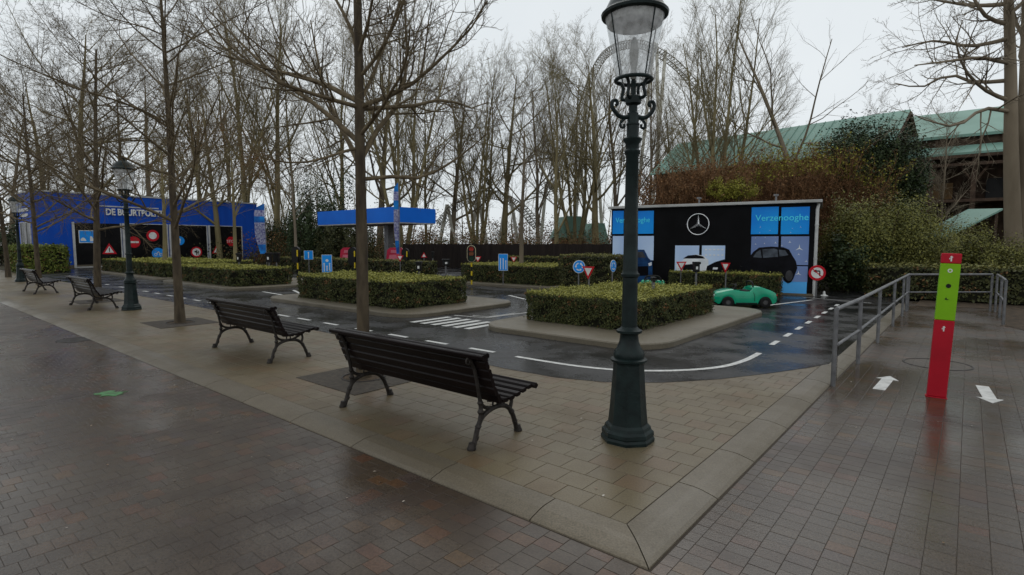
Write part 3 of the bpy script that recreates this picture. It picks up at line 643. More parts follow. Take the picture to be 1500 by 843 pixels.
SPEC_NEAR = [(9, 50, 12, 0.30, 0.40, 0.05, 0.10, 7, 7), (10, 40, 12, 0.50, 0.15, 0.08, 0.12, 6, 5), (8, 42, 14, 0.46, 0.12, 0.06, 0.15, 5, 4), (5, 44, 16, 0.50, 0.2, 0.03, 0.17, 4, 3)]
tr1 = bare_tree('tree', 11, 7.2, 0.082, SPEC_NEAR, 'bark', limbs, twigmat='bark_row', lean=(0.006, 0), trunk_taper=0.35, trunk_wig=0.004)
place_tree(tr1, 'nearest bare tree, its straight trunk rising behind the nearest bench', b1, group=ROW)
SPEC_ROW = [(28, 64, 12, 0.45, 0.27, 0.05, 0.09, 7, 6), (9, 44, 12, 0.48, 0.15, 0.05, 0.11, 6, 4), (8, 44, 14, 0.44, 0.12, 0.04, 0.14, 4, 3), (5, 44, 16, 0.50, 0.15, 0.03, 0.15, 3, 3)]
tr2 = bare_tree('tree', 12, 7.0, 0.092, SPEC_ROW, 'bark', twigmat='bark_row', lean=(-0.012, 0), trunk_taper=0.25, trunk_wig=0.008)
tr3 = bare_tree('tree', 13, 7.2, 0.10, SPEC_ROW, 'bark', twigmat='bark_row', lean=(0.0, 0), trunk_taper=0.25, trunk_wig=0.01)
place_tree(tr2, 'second bare tree of the row, standing in an open grate beyond the second bench', at(264, 473), 0.4, group=ROW)
place_tree(tr3, 'third bare tree of the row, behind the third bench, before the black windows', W(17.9, 1.75), 1.3, 1.0, ROW)
place_tree(tr2, 'fourth bare tree of the row, before the bright hedge block', W(27.6, 2.05), 2.5, 1.08, ROW)
place_tree(tr3, 'last bare tree of the row, at the left edge of the picture', W(35.0, 2.1), 3.9, 1.1, ROW)

# --- trees in the traffic garden and the wood behind it
VASE = [(14, 27, 9, 0.58, 0.16, 0.03, 0.06, 8, 6), (11, 34, 12, 0.40, 0.2, 0.05, 0.09, 6, 4), (9, 38, 12, 0.42, 0.15, 0.04, 0.12, 4, 3), (5, 40, 12, 0.48, 0.15, 0.03, 0.14, 3, 3)]
OAK = [(17, 52, 12, 0.50, 0.22, 0.06, 0.09, 8, 6), (10, 44, 12, 0.46, 0.2, 0.05, 0.10, 6, 4), (9, 42, 12, 0.42, 0.15, 0.04, 0.13, 4, 3), (5, 42, 14, 0.45, 0.2, 0.02, 0.15, 3, 3)]
SLIM = [(30, 38, 10, 0.26, 0.22, 0.05, 0.07, 6, 5), (11, 38, 12, 0.45, 0.15, 0.05, 0.11, 5, 3), (10, 40, 12, 0.48, 0.15, 0.04, 0.13, 4, 3)]
MULTI = [(14, 30, 9, 0.38, 0.25, 0.04, 0.07, 7, 5), (11, 34, 10, 0.42, 0.15, 0.05, 0.10, 5, 3), (10, 36, 12, 0.42, 0.2, 0.04, 0.12, 4, 3)]
kinds = {
 'vase': bare_tree('tree', 21, 17, 0.26, VASE, 'bark_green', trunk_taper=0.15, trunk_wig=0.03),
 'vase2': bare_tree('tree', 22, 17, 0.24, VASE, 'bark_grey', trunk_taper=0.15, trunk_wig=0.035),
 'oak': bare_tree('tree', 23, 16, 0.32, OAK, 'bark_green', trunk_taper=0.12, trunk_wig=0.03),
 'oak2': bare_tree('tree', 24, 16, 0.30, OAK, 'bark_grey', trunk_taper=0.12, trunk_wig=0.04),
 'slim': bare_tree('tree', 25, 17, 0.17, SLIM, 'bark_green', trunk_taper=0.15, trunk_wig=0.03),
 'slim2': bare_tree('tree', 26, 17, 0.16, SLIM, 'bark_grey', trunk_taper=0.15, trunk_wig=0.03),
 'multi': bare_tree('tree', 27, 17, 0.17, MULTI, 'bark_green', trunk_taper=0.15, trunk_wig=0.03, stems=5, spread=0.17),
}
H0 = dict(vase=20.5, vase2=20.5, oak=17, oak2=17, slim=18, slim2=18, multi=18)
WOOD = 'tall bare trees of the wood'
def wood_tree(px, top, Y, kind, label, rz=None, wide=1.0, group=WOOD):
    b = at(px, 380); x = (px - 750) / F * Y; hh = H + (357 - top) / F * Y; s = hh / H0[kind]
    return place_tree(kinds[kind], label, (x, Y, -0.1), random.uniform(0, 6.28) if rz is None else rz, (s * wide, s * wide, s), group)
for a in [
 (20, 150, 52, 'oak2', 'broad bare tree at the far left edge, behind the last lamp'),
 (75, 110, 58, 'oak', 'mossy spreading bare tree behind the left corner of the blue building'),
 (122, 38, 56, 'oak', 'tallest spreading mossy bare tree above the blue building left half'),
 (178, 120, 62, 'oak2', 'greyish spreading bare tree between the two mossy ones above the blue building'),
 (228, 96, 60, 'oak2', 'bare grey tree above the white lettering of the blue building'),
 (300, 70, 58, 'vase', 'mossy upright bare tree above the right half of the blue building'),
 (345, 60, 62, 'vase2', 'grey upright bare tree rising over the right windows of the blue building'),
 (368, -10, 52, 'vase', 'thick mossy trunk left of a like trunk, beside the blue building end'),
 (405, -30, 54, 'vase', 'thick mossy trunk directly behind the left feather flag'),
 (432, 70, 60, 'slim', 'thin mossy bare tree between the flag and the fuel canopy'),
 (500, 40, 52, 'vase', 'mossy bare tree behind the left half of the fuel canopy'),
 (556, 60, 60, 'oak2', 'spreading grey bare tree behind the middle of the fuel canopy'),
 (590, 20, 50, 'multi', 'mossy many-stemmed tree behind the tall feather flag'),
 (625, 110, 58, 'slim', 'thin mossy bare tree over the right end of the fuel canopy'),
 (662, 120, 62, 'oak2', 'spreading grey bare tree just right of the fuel canopy'),
 (700, 96, 55, 'multi', 'bushy-topped many-stemmed tree between canopy and showroom'),
 (738, 100, 58, 'oak', 'mossy round-crowned tree left of the slender garden tree'),
 (790, 84, 56, 'vase2', 'grey vase-shaped tree right of the slender garden tree'),
 (815, 90, 46, 'vase', 'leaning mossy tree with heavy low limbs near the coaster arch'),
 (842, 74, 60, 'multi', 'mossy many-stemmed tree under the coaster arch'),
 (872, 78, 56, 'oak', 'mossy round-crowned tree just left of the near lamp post'),
 (905, 60, 60, 'vase2', 'grey tree hidden partly behind the near lamp post'),
 (955, 70, 56, 'slim2', 'thin grey tree at the right of the near lamp lantern'),
 (985, 110, 62, 'vase', 'mossy tree rising behind the left end of the russet shrub'),
 ]: wood_tree(*a)
wood_tree(1048, -12, 40, 'multi', 'tall fan-shaped many-stemmed bare tree behind the russet shrub', 0.6, 0.95)
wood_tree(1008, 60, 46, 'slim', 'thin tree left of the fan-shaped many-stemmed tree', 1.0)
wood_tree(1110, 95, 50, 'slim2', 'thin grey tree between the fan-shaped and the forked tree')
wood_tree(1260, 150, 55, 'slim2', 'small thin tree above the green roof ridge')
wood_tree(1372, 165, 30, 'slim2', 'thin young tree right of the red gable', 2.0)
def dry_leaves(px, py, Y, rx, rz, n, seed, tree):
    rng = np.random.default_rng(seed); c = np.array(atd(px, py, Y)) - np.array(tree.location); cl = c + rng.normal(0, 1, (n // 45, 3)) * np.array([rx, rx, rz]) * .55; C = cl[rng.integers(0, len(cl), n)] + rng.normal(0, .32, (n, 3)); Nn = rng.normal(size=C.shape); Nn /= np.linalg.norm(Nn, axis=1, keepdims=True)
    a = -tree.rotation_euler[2]; ca, sa = math.cos(a), math.sin(a); S = np.array(tree.scale); x, y = C[:, 0] * ca - C[:, 1] * sa, C[:, 0] * sa + C[:, 1] * ca
    C = np.stack([x, y, C[:, 2]], 1) / S; link('dry_leaves', leaf_mesh('dry_leaves', C, Nn, 0.055, ['leaf_brown'], rng), tree)
dl = wood_tree(322, 130, 44, 'oak', 'bare tree with clinging rust-brown dry leaves behind the blue building right half')
dry_leaves(300, 205, 43, 2.6, 2.2, 5200, 81, dl); dry_leaves(370, 240, 44, 2.2, 1.8, 3600, 82, dl); dry_leaves(240, 250, 43, 2.0, 1.6, 2600, 83, dl)
# forked tree over the green roof
FORK = [(9, 46, 10, 0.42, 0.30, 0.05, 0.10, 8, 6), (8, 46, 12, 0.45, 0.2, 0.04, 0.13, 6, 4), (6, 44, 12, 0.40, 0.2, 0.03, 0.15, 4, 3)]
fk = bare_tree('tree', 31, 17.5, 0.27, FORK, 'bark_grey', lean=(-0.09, 0), trunk_taper=0.12, trunk_wig=0.05)
place_tree(fk, 'sparse forked bare tree leaning left above the green roof', ((1180 - 750) / F * 38, 38, -0.1), 0, 1.02, WOOD)
# twin-trunk tree at the right edge with long limbs to the left
bR = Vector(((1496 - 750) / F * 21, 21, -0.05))
RP = [[(1478, 150, 0), (1440, 130, -.5), (1412, 100, -1), (1400, 60, -1.3), (1410, 30, -1.5)], [(1474, 120, 0), (1430, 122, .5), (1390, 110, 1), (1350, 128, 1.4), (1310, 122, 1.8)], [(1470, 60, 0), (1420, 68, -.5), (1370, 60, -1), (1322, 70, -1.4)],
      [(1468, 10, 0), (1420, 8, .5), (1380, 2, 1), (1335, -6, 1.5)], [(1480, 165, 0), (1440, 160, -.8), (1400, 185, -1.4), (1345, 172, -2)], [(1474, 95, 0), (1440, 85, -1), (1390, 90, -2), (1340, 96, -3)], [(1470, 40, 0), (1440, 20, -.3), (1415, -25, -.6), (1400, -60, -1)], [(1484, 100, 0), (1500, 60, .5), (1530, 20, 1), (1560, -20, 1)]]
rl = [resample([tuple(atd(x, y, 21 + dy) - bR) for x, y, dy in l], 8) for l in RP]
tw = bare_tree('tree', 33, 15, 0.30, [(6, 45, 10, 0.30, 0.55, 0.04, 0.09, 8, 7), (9, 48, 12, 0.42, 0.15, 0.03, 0.12, 6, 4), (8, 44, 12, 0.42, 0.15, 0.03, 0.14, 4, 3), (4, 44, 14, 0.45, 0.2, 0.02, 0.15, 3, 3)], 'bark_grey', rl, lean=(-0.125, 0), trunk_taper=0.3, trunk_wig=0.010, stems=2, spread=0.03)
place_tree(tw, 'large twin-trunked tree at the right edge with long drooping limbs', bR, 0, 1.0, WOOD)
# slender trees inside the garden
SL2 = [(14, 48, 10, 0.30, 0.42, 0.06, 0.07, 6, 5), (7, 40, 10, 0.45, 0.2, 0.05, 0.10, 5, 3), (5, 40, 12, 0.45, 0.2, 0.04, 0.12, 4, 3)]
g1 = bare_tree('tree', 41, 6.2, 0.105, SL2, 'bark_grey', trunk_taper=0.3, trunk_wig=0.015); g2 = bare_tree('tree', 42, 6.5, 0.12, SL2, 'bark_green', trunk_taper=0.3, trunk_wig=0.015)
GT = 'slender pale trees inside the traffic garden'
place_tree(g1, 'slender pale-trunked tree in the hedge between traffic light and roundabout sign', ((764 - 750) / F * 22.5, 22.5, 0.0), 0.5, 1.0, GT)
place_tree(g2, 'pale trunk standing right of the closed-road sticker at the blue building', ((241 - 750) / F * 28.5, 28.5, 0.0), 1.5, 1.0, GT)
place_tree(g2, 'pale trunk standing before the rightmost window of the blue building', ((345 - 750) / F * 29, 29, 0.0), 3.0, 0.95, GT)
place_tree(g1, 'thin pale trunk left of the fuel canopy near a striped pole', ((434 - 750) / F * 36, 36, 0.0), 4.0, 1.1, GT)

# ------------------------------------------------------------------ undergrowth and shrubs
def brush(name, mat, seed, n, size, xr, yr, zmax):
    rng = np.random.default_rng(seed); nc = n // 60; c = np.stack([rng.uniform(*xr, nc), rng.uniform(*yr, nc), np.abs(rng.normal(0, zmax * .5, nc))], 1)
    C = c[rng.integers(0, nc, n)] + rng.normal(0, [0.7, 0.5, 0.35], (n, 3)); C[:, 2] = np.abs(C[:, 2]); Nn = rng.normal(size=C.shape); Nn /= np.linalg.norm(Nn, axis=1, keepdims=True)
    tag(link(name, leaf_mesh(name, C, Nn, size, [mat], rng)), 'low tangled undergrowth of the wood', None, None, 'stuff')
brush('undergrowth', 'leaf_brown', 51, 70000, 0.065, (-42, 12), (44, 56), 2.3)
brush('undergrowth', 'hedge_leaf_tall', 52, 45000, 0.07, (-42, 12), (42, 54), 1.9)
brush('undergrowth', 'leaf_dark', 53, 36000, 0.075, (-45, -12), (46, 58), 3.4)
brush('undergrowth', 'leaf_brown', 55, 60000, 0.10, (-85, 30), (66, 84), 4.6)
brush('undergrowth', 'hedge_leaf_tall', 54, 14000, 0.06, (10, 26), (19, 27), 0.9)
rng = np.random.default_rng(58); n = 200                    # saplings far back in the wood, too many and too thin to tell apart
st = np.stack([np.where(rng.uniform(0, 1, n) < .8, rng.uniform(-95, -28, n), rng.uniform(-28, 30, n)), rng.uniform(68, 92, n), np.full(n, -0.1)], 1); dd = np.tile([[0, 0, 1.0]], (n, 1)) + rng.normal(0, .10, (n, 3)); dd /= np.linalg.norm(dd, axis=1, keepdims=True); LL = rng.uniform(7, 16, n)
P_, R_ = grow(rng, st, dd, LL, rng.uniform(.05, .13, n), 7, 0.01, 0.05); pos, d_, L2, r2 = spawn(rng, P_, R_, LL, 9, 34, 10, 0.3, 0.2, rr=.5, rmin=.018); P2, R2 = grow(rng, pos, d_, L2, r2, 5, 0.05, 0.1); pos, d_, L3, r3 = spawn(rng, P2, R2, L2, 5, 40, 12, 0.45, 0.2, rr=.6, rmin=.014); P3, R3 = grow(rng, pos, d_, L3, r3, 3, 0.04, 0.12)
tag(link('distant_wood', tubes([(P_, R_, 5), (P2, R2, 3), (P3, R3, 3)], ['bark_green'], 'distant_wood')), 'far thicket of thin bare stems at the back of the wood', None, None, 'stuff')
SH = 'shrubs behind the traffic garden'
def sx(px, Y): return (px - 750) / F * Y
def shrub_px(name, label, x0, x1, ytop, Y, n, size, mat, seed, depth=1.6, z0=0.0, lumps=5, group=SH, cat='shrub', stems=6, clump=0.3):
    rr = random.Random(seed); xa, xb = sx(x0, Y), sx(x1, Y); top = H + (357 - ytop) / F * Y; w = xb - xa; bl = []
    for i in range(lumps):
        cx = (i + 0.5) / lumps * w - w / 2; rx = w / lumps * rr.uniform(0.62, 0.9); hz = (top - z0) * rr.uniform(0.86, 1.0); bl.append((cx, rr.uniform(-.4, .4), z0 + hz * 0.5, rx, depth * rr.uniform(.8, 1.1), hz * 0.5))
    return shrub(name, label, cat, ((xa + xb) / 2, Y, -0.05), bl, n, size, mat, seed, group, stems, clump=clump)
shrub_px('shrub', 'dark evergreen shrub left of the fuel canopy', 425, 500, 285, 41, 13000, 0.07, 'leaf_dark', 61)
shrub_px('shrub', 'dark green shrub under the left end of the fuel canopy', 470, 545, 322, 40, 11000, 0.065, 'hedge_leaf_tall', 62)
shrub_px('shrub', 'dark evergreen bush beside the right end of the blue building', 385, 440, 320, 48, 9000, 0.075, 'leaf_dark', 63)
shrub_px('shrub', 'tall loose evergreen rising behind the canopy left edge', 440, 520, 240, 46, 6500, 0.08, 'leaf_dark', 64, clump=0.4)
M['twig_red'] = pm('russet_twigs', (0.24, 0.122, 0.058), (0.125, 0.066, 0.034), 2, 0.8)
def twiggy(label, x0, x1, tops, Y, seed, n=150):
    """dense leafless shrub: fans of russet twigs with some dry leaves, its top following the heights in tops"""
    rng = np.random.default_rng(seed); xa, xb = sx(x0, Y), sx(x1, Y); t = thing('shrub', label, 'shrub', ((xa + xb) / 2, Y, -0.05), 0, SH); w = xb - xa
    bx = rng.uniform(-.5, .5, n) * w; tp = np.interp(bx / w + .5, np.linspace(0, 1, len(tops)), [H + (357 - y) / F * Y for y in tops]); st = np.stack([bx * .96, rng.uniform(-1.3, 1.3, n), np.zeros(n)], 1)
    dd = np.stack([rng.normal(0, .10, n), rng.normal(0, .12, n), np.ones(n)], 1); dd /= np.linalg.norm(dd, axis=1, keepdims=True); LL = tp * rng.uniform(.78, .99, n)
    P_, R_ = grow(rng, st, dd, LL, rng.uniform(.02, .035, n), 8, 0.0, 0.05); pos, d_, L2, r2 = spawn(rng, P_, R_, LL, 13, 34, 10, 0.20, 0.25, rr=.5, rmin=.008); P2, R2 = grow(rng, pos, d_, L2, r2, 5, 0.06, 0.12); pos, d_, L3, r3 = spawn(rng, P2, R2, L2, 7, 38, 12, 0.5, 0.1, rr=.6, rmin=.006); P3, R3 = grow(rng, pos, d_, L3, r3, 3, 0.05, 0.15)
    link('twigs', tubes([(P_, R_, 4), (P2, R2, 3), (P3, R3, 3)], ['twig_red'], 'twigs'), t)
    C = P3[:, 1:].reshape(-1, 3); C = C[rng.permutation(len(C))[:22000]] + rng.normal(0, .05, (min(22000, len(C)), 3)); Nn = rng.normal(size=C.shape); Nn /= np.linalg.norm(Nn, axis=1, keepdims=True)
    me = leaf_mesh('dry_leaves', C, Nn, 0.05, ['leaf_brown', 'leaf_yellow'], rng); topz = np.interp(C[:, 0] / w + .5, np.linspace(0, 1, len(tops)), [H + (357 - y) / F * Y for y in tops]); me.polygons.foreach_set('material_index', ((C[:, 2] > topz - 1.5) & (rng.uniform(0, 1, len(C)) < yel)).astype(np.int32)); link('dry_leaves', me, t)
yel = 0.0
twiggy('wide russet twiggy shrub above the showroom roof left half', 956, 1085, [250, 246, 242, 236, 232], 26, 65)
yel = 0.9
twiggy('russet twiggy shrub with yellow-olive top above the showroom roof right half', 1075, 1268, [232, 222, 215, 216, 224, 244], 26.5, 66, 210)
shrub_px('shrub', 'small bright yellow-green bush in front of the russet shrub', 1040, 1098, 258, 24.0, 5200, 0.034, 'leaf_yellow', 67, 0.6, 3.6, 2)
shrub_px('shrub', 'dark glossy evergreen shrub standing before the green roof', 1196, 1330, 176, 27.5, 42000, 0.06, 'leaf_dark', 69, 1.5, 2.6, 5, clump=0.26)
shrub_px('shrub', 'big loose green shrub right of the showroom', 1222, 1345, 278, 19.5, 42000, 0.034, 'leaf_green', 70, 1.4, 0.2, 4)
shrub_px('shrub', 'green shrub behind the measuring pillar', 1325, 1440, 318, 20.5, 20000, 0.034, 'leaf_green', 71, 1.2, 0.1, 4)
shrub_px('shrub', 'low green shrub at the right edge below the timber veranda', 1425, 1545, 345, 19.0, 15000, 0.034, 'leaf_green', 72, 1.1, 0.0, 4)
shrub_px('shrub', 'dark shrub in the gap beside the showroom side wall', 1215, 1300, 340, 19.0, 8000, 0.05, 'leaf_dark', 73, 0.9, 0.0, 3)
shrub_px('shrub', 'dark evergreen shrub between wood and russet shrub', 985, 1060, 285, 30, 4500, 0.08, 'hedge_leaf_tall', 74)
shrub_px('shrub', 'evergreen shrub at the left edge behind the third lamp', -60, 40, 320, 44, 6000, 0.10, 'leaf_dark', 75)

# dark fence of upright boards behind the garden
fa, fb = atd(590, 357, 40), atd(900, 357, 30); fd = Vector((fb.x - fa.x, fb.y - fa.y, 0)); fl = fd.length
fen = thing('board_fence', 'long dark board fence at the foot of the wood', 'fence', (fa.x, fa.y, 0), math.atan2(fd.y, fd.x))
nb = int(fl / 0.22); mb = MB(); mb.box(-0.105, 0.105, -0.012, 0.012, 0, 1.62, 0, 0.004); bme = None
for i in range(nb):
    if bme is None: o = mb.build('board', 'fence_wood', fen); bme = o.data
    else: o = link('board', bme, fen)
    o.location = ((i + .5) * fl / nb, random.uniform(-.01, .01), random.uniform(-.03, .02))
for i in range(0, nb, 9): mb = MB(); mb.box(-.05, .05, 0.03, 0.13, 0, 1.55); o = mb.build('post', 'fence_wood', fen); o.location = (i * fl / nb, 0, 0)

# ------------------------------------------------------------------ benches
def bench(label, loc, rz):
    t = thing('bench', label, 'bench', loc, rz, 'slatted benches along the pavement')      # local x along the bench, y towards the seat front
    L = 2.08
    def slat(name, y, z, w, h, ang, l=L, r=0.012):
        mb = MB(); ca, sa = math.cos(ang), math.sin(ang); P = []
        for (a, b) in ((-w / 2 + r, -h / 2), (w / 2 - r, -h / 2), (w / 2, -h / 2 + r), (w / 2, h / 2 - r), (w / 2 - r, h / 2), (-w / 2 + r, h / 2), (-w / 2, h / 2 - r), (-w / 2, -h / 2 + r)): P.append((y + a * ca - b * sa, z + a * sa + b * ca))
        vs = [(-l / 2, p[0], p[1]) for p in P] + [(l / 2, p[0], p[1]) for p in P]; n = 8
        mb.add(vs, [tuple(range(n)), tuple(range(2 * n - 1, n - 1, -1))] + [(i, n + i, n + (i + 1) % n, (i + 1) % n) for i in range(n)])
        return mb.build(name, 'slat', t)
    back = [(0.165, 0.400, 112), (0.120, 0.470, 116), (0.086, 0.545, 112), (0.058, 0.622, 110), (0.020, 0.700, 116)]
    for y, z, a in back: slat('back_slat', y, z, 0.086, 0.036, R(a))
    slat('back_slat', -0.030, 0.762, 0.085, 0.045, R(150), L + 0.04, 0.018)
    slat('back_slat', 0.022, 0.775, 0.05, 0.04, R(150), L, 0.015)
    for y, z, a in ((0.245, 0.372, -8), (0.325, 0.375, 4), (0.405, 0.388, 8), (0.485, 0.405, 10), (0.562, 0.420, 8)): slat('seat_slat', y, z, 0.066, 0.034, R(a))
    slat('seat_slat', 0.632, 0.418, 0.055, 0.05, R(0), L + 0.03, 0.022)
    for s in (-1, 1):
        f = bpy.data.objects.new('end_frame', None)
        mb = MB(); x = s * 0.905
        def tb(pts, rad, n=8):
            q = smooth_curve(pts, 5); rr = [rad[0] + (rad[1] - rad[0]) * i / (len(q) - 1) for i in range(len(q))]; mb.tube([(x, p[0], p[1]) for p in q], rr, n)
        tb([(-0.005, 0.01), (0.022, 0.08), (0.05, 0.16), (0.10, 0.235), (0.19, 0.275), (0.30, 0.285), (0.40, 0.262), (0.47, 0.20), (0.515, 0.11), (0.55, 0.01)], (0.021, 0.021))   # arch of both legs
        tb([(0.075, 0.205), (0.088, 0.29), (0.078, 0.38), (0.062, 0.46), (0.040, 0.56), (0.010, 0.66), (-0.04, 0.745)], (0.019, 0.014))                                       # rear upright to the back rail
        tb([(0.08, 0.36), (0.13, 0.315), (0.20, 0.292), (0.30, 0.287), (0.38, 0.312), (0.46, 0.352), (0.52, 0.385), (0.60, 0.395)], (0.016, 0.016))                            # cradle under the seat
        tb([(0.455, 0.225), (0.475, 0.29), (0.468, 0.345), (0.485, 0.378)], (0.017, 0.013))
        tb([(0.17, 0.36), (0.23, 0.348), (0.33, 0.352), (0.42, 0.368), (0.52, 0.388)], (0.012, 0.012))
        for cy, cz, r_ in ((0.262, 0.318, 0.03), (-0.055, 0.725, 0.022), (0.58, 0.382, 0.02)):
            mb.tube([(x, cy + r_ * math.cos(2 * math.pi * i / 12), cz + r_ * 1.15 * math.sin(2 * math.pi * i / 12)) for i in range(12)], 0.0085, 6, closed=True)
        for yk, zk, rk in ((0.085, 0.285, 0.030), (0.055, 0.17, 0.029), (0.475, 0.195, 0.029), (0.082, 0.36, 0.027), (0.03, 0.085, 0.026), (0.52, 0.10, 0.026)): mb.tube([(x, yk, zk - .025), (x, yk, zk), (x, yk, zk + .025)], [0.014, rk, 0.014], 8)
        fr = mb.build('end_frame', 'iron', t, True); bpy.data.objects.remove(f)
        for y in (-0.012, 0.553):
            m2 = MB(); sg = -1 if y < 0 else 1; m2.lathe([(0.036, 0), (0.038, 0.012), (0.028, 0.03), (0.021, 0.06)], 10, (x, y + sg * 0.012)); m2.build('foot', 'iron', fr, True)
    return t
def bench_at(label, ua, ub, vr):
    c = W((ua + ub) / 2, vr + 0.012); return c, RZU + math.pi
BL = [('nearest slatted bench, between the nearest tree and the near lamp post', 1.70, 3.56, 0.475), ('second slatted bench, between the two tree grates', 6.05, 7.93, 0.97), ('third slatted bench, just left of the second lamp post', 15.3, 17.3, 1.00), ('farthest slatted bench, beside the third lamp post', 21.9, 23.9, 1.02)]
# local +y must point along +V: rotate so that local x = -U
rzb = math.atan2(-U.y, -U.x)
c, _ = bench_at(*BL[0]); b0 = bench(BL[0][0], c, rzb)
for l in BL[1:]: c, _ = bench_at(*l); copy_tree(b0, l[0], c, rzb)

# ------------------------------------------------------------------ lamp posts
def lamp(label, loc, rz):
    t = thing('street_lamp', label, 'lamp', loc, rz, 'old style lamp posts along the pavement')
    mb = MB(); mb.lathe([(0.222, 0), (0.224, 0.025), (0.212, 0.045), (0.218, 0.055), (0.215, 0.085), (0.195, 0.105), (0.188, 0.13), (0.168, 0.15)], 8, rot=R(22.5)); mb.lathe([(0.165, 0.148), (0.160, 0.19), (0.150, 0.30), (0.136, 0.50), (0.126, 0.655), (0.128, 0.675)], 8, rot=R(22.5))
    mb.build('pedestal', 'lamp_paint', t)
    mb = MB(); mb.lathe([(0.130, 0.672), (0.150, 0.682), (0.152, 0.70), (0.125, 0.712), (0.130, 0.735), (0.122, 0.765), (0.098, 0.80), (0.080, 0.85), (0.074, 0.905), (0.078, 0.915), (0.104, 0.925), (0.106, 0.945), (0.078, 0.96), (0.066, 0.975)], 20); mb.build('pedestal_cap', 'lamp_paint', t, True)
    mb = MB(); mb.lathe([(0.064, 0.97), (0.061, 1.39), (0.074, 1.40), (0.076, 1.42), (0.064, 1.432), (0.060, 1.45), (0.054, 2.00), (0.051, 2.40), (0.062, 2.415), (0.064, 2.435), (0.052, 2.45), (0.054, 2.49), (0.074, 2.52), (0.076, 2.535), (0.054, 2.545), (0.049, 2.56), (0.049, 2.64), (0.054, 2.645), (0.054, 2.655), (0.046, 2.665), (0.044, 2.74), (0.034, 2.75), (0.034, 2.80), (0.062, 2.815), (0.066, 2.87), (0.05, 2.88)], 16)
    sh = mb.build('post', 'lamp_paint', t, True)
    for s in (-1, 1):                                      # scrolled ladder arms
        mb = MB(); q = smooth_curve([(0.03, 2.715), (0.085, 2.705), (0.135, 2.73), (0.175, 2.785), (0.172, 2.83), (0.143, 2.838), (0.132, 2.812), (0.148, 2.798)], 5); mb.tube([(s * p[0], 0, p[1]) for p in q], [0.020 - 0.008 * i / len(q) for i in range(len(q))], 8)
        q = smooth_curve([(0.045, 2.705), (0.078, 2.688), (0.105, 2.655), (0.098, 2.625), (0.073, 2.628), (0.072, 2.652)], 5); mb.tube([(s * p[0], 0, p[1]) for p in q], 0.011, 7); mb.build('scroll_arm', 'lamp_paint', t, True)
    cage = MB()
    for i in range(4):
        a = math.pi / 4 + i * math.pi / 2; q = smooth_curve([(0.055, 2.85), (0.10, 2.87), (0.088, 2.94), (0.105, 2.99), (0.135, 3.005)], 4); cage.tube([(p[0] * math.cos(a), p[0] * math.sin(a), p[1]) for p in q], 0.014, 6)
    cage.tube([(0.142 * math.cos(2 * math.pi * i / 28), 0.142 * math.sin(2 * math.pi * i / 28), 3.005) for i in range(28)], 0.016, 8, closed=True)
    cage.tube([(0, 0, 2.86), (0, 0, 3.0)], 0.022, 8); cage.build('lantern_cage', 'lamp_paint', t, True)
    mb = MB(); n = 32; k0 = len(mb.v)
    for r_, z in ((0.136, 3.02), (0.165, 3.16), (0.200, 3.34), (0.232, 3.50)):
        for i in range(n): a = 2 * math.pi * i / n; mb.v.append((r_ * math.cos(a), r_ * math.sin(a), z))
    for j in range(3):
        for i in range(n): mb.f.append((j * n + i, j * n + (i + 1) % n, (j + 1) * n + (i + 1) % n, (j + 1) * n + i)); mb.m.append(0)
    mb.build('glass_pane', 'glass', t, True)
    mb = MB()
    for i in range(4): a = i * math.pi / 2 + 0.35; mb.tube([(0.137 * math.cos(a), 0.137 * math.sin(a), 3.015), (0.235 * math.cos(a), 0.235 * math.sin(a), 3.505)], 0.0055, 6)
    mb.build('glazing_bar', 'lamp_paint', t, True)
    mb = MB(); mb.lathe([(0.12, 3.435), (0.215, 3.44), (0.222, 3.50), (0.10, 3.47)], 28, mi=1); mb.lathe([(0.238, 3.495), (0.262, 3.505), (0.266, 3.525), (0.245, 3.545), (0.235, 3.56), (0.205, 3.62), (0.15, 3.68), (0.09, 3.715), (0.05, 3.73), (0.045, 3.76), (0.06, 3.78), (0.03, 3.81), (0.0, 3.85)], 28); mb.build('cap', ['lamp_paint', 'lamp_inner'], t, True)
    mb = MB(); mb.lathe([(0.02, 3.01), (0.028, 3.05), (0.02, 3.09), (0.03, 3.14), (0.038, 3.22), (0.028, 3.30), (0.012, 3.34)], 16); mb.build('lamp_holder', 'lamp_inner', t, True)
    return t
l0 = lamp('nearest dark green lamp post, in full in front of the hedge', at(919, 643), R(8))
l0.scale = (1, 1, 0.985)
copy_tree(l0, 'second lamp post, just right of the third bench', at(193, 454), R(30))
copy_tree(l0, 'third and farthest lamp post, beside the farthest bench at left', at(31, 413), R(50))

# ------------------------------------------------------------------ tree grates
def grate(label, u, v, a, b, r):
    t = thing('tree_grate', label, 'grate', W(u, v, 0.001), RZU, 'square grates round the row trees')
    for s in (-1, 1):
        mb = MB(); outer = [(-a, 0), (-a, s * b), (a, s * b), (a, 0)]; n = 14; arc = [(r * math.cos(math.pi * i / n), s * r * math.sin(math.pi * i / n)) for i in range(n + 1)]
        poly = [(a, s * .004), (a, s * b), (-a, s * b), (-a, s * .004)] + [(x, y if abs(y) > .004 else s * .004) for x, y in arc[::-1]]
        if s < 0: poly = poly[::-1]
        mb.prism(poly, -0.02, 0.0055); mb.build('grate_half', 'grate', t)
    mb = MB(); mb.tube([(r * math.cos(2 * math.pi * i / 24), r * math.sin(2 * math.pi * i / 24), 0.006) for i in range(24)], 0.012, 6, closed=True); mb.build('grate_ring', 'iron', t, True)
    mb = MB(); mb.lathe([(r, -0.01), (r, 0.003), (0.0, 0.010)], 20); mb.build('pit_soil', 'soil', t)
ub, vb = to_uv(b1); grate('square tree grate behind the nearest bench', ub, vb, 0.62, 0.55, 0.26)
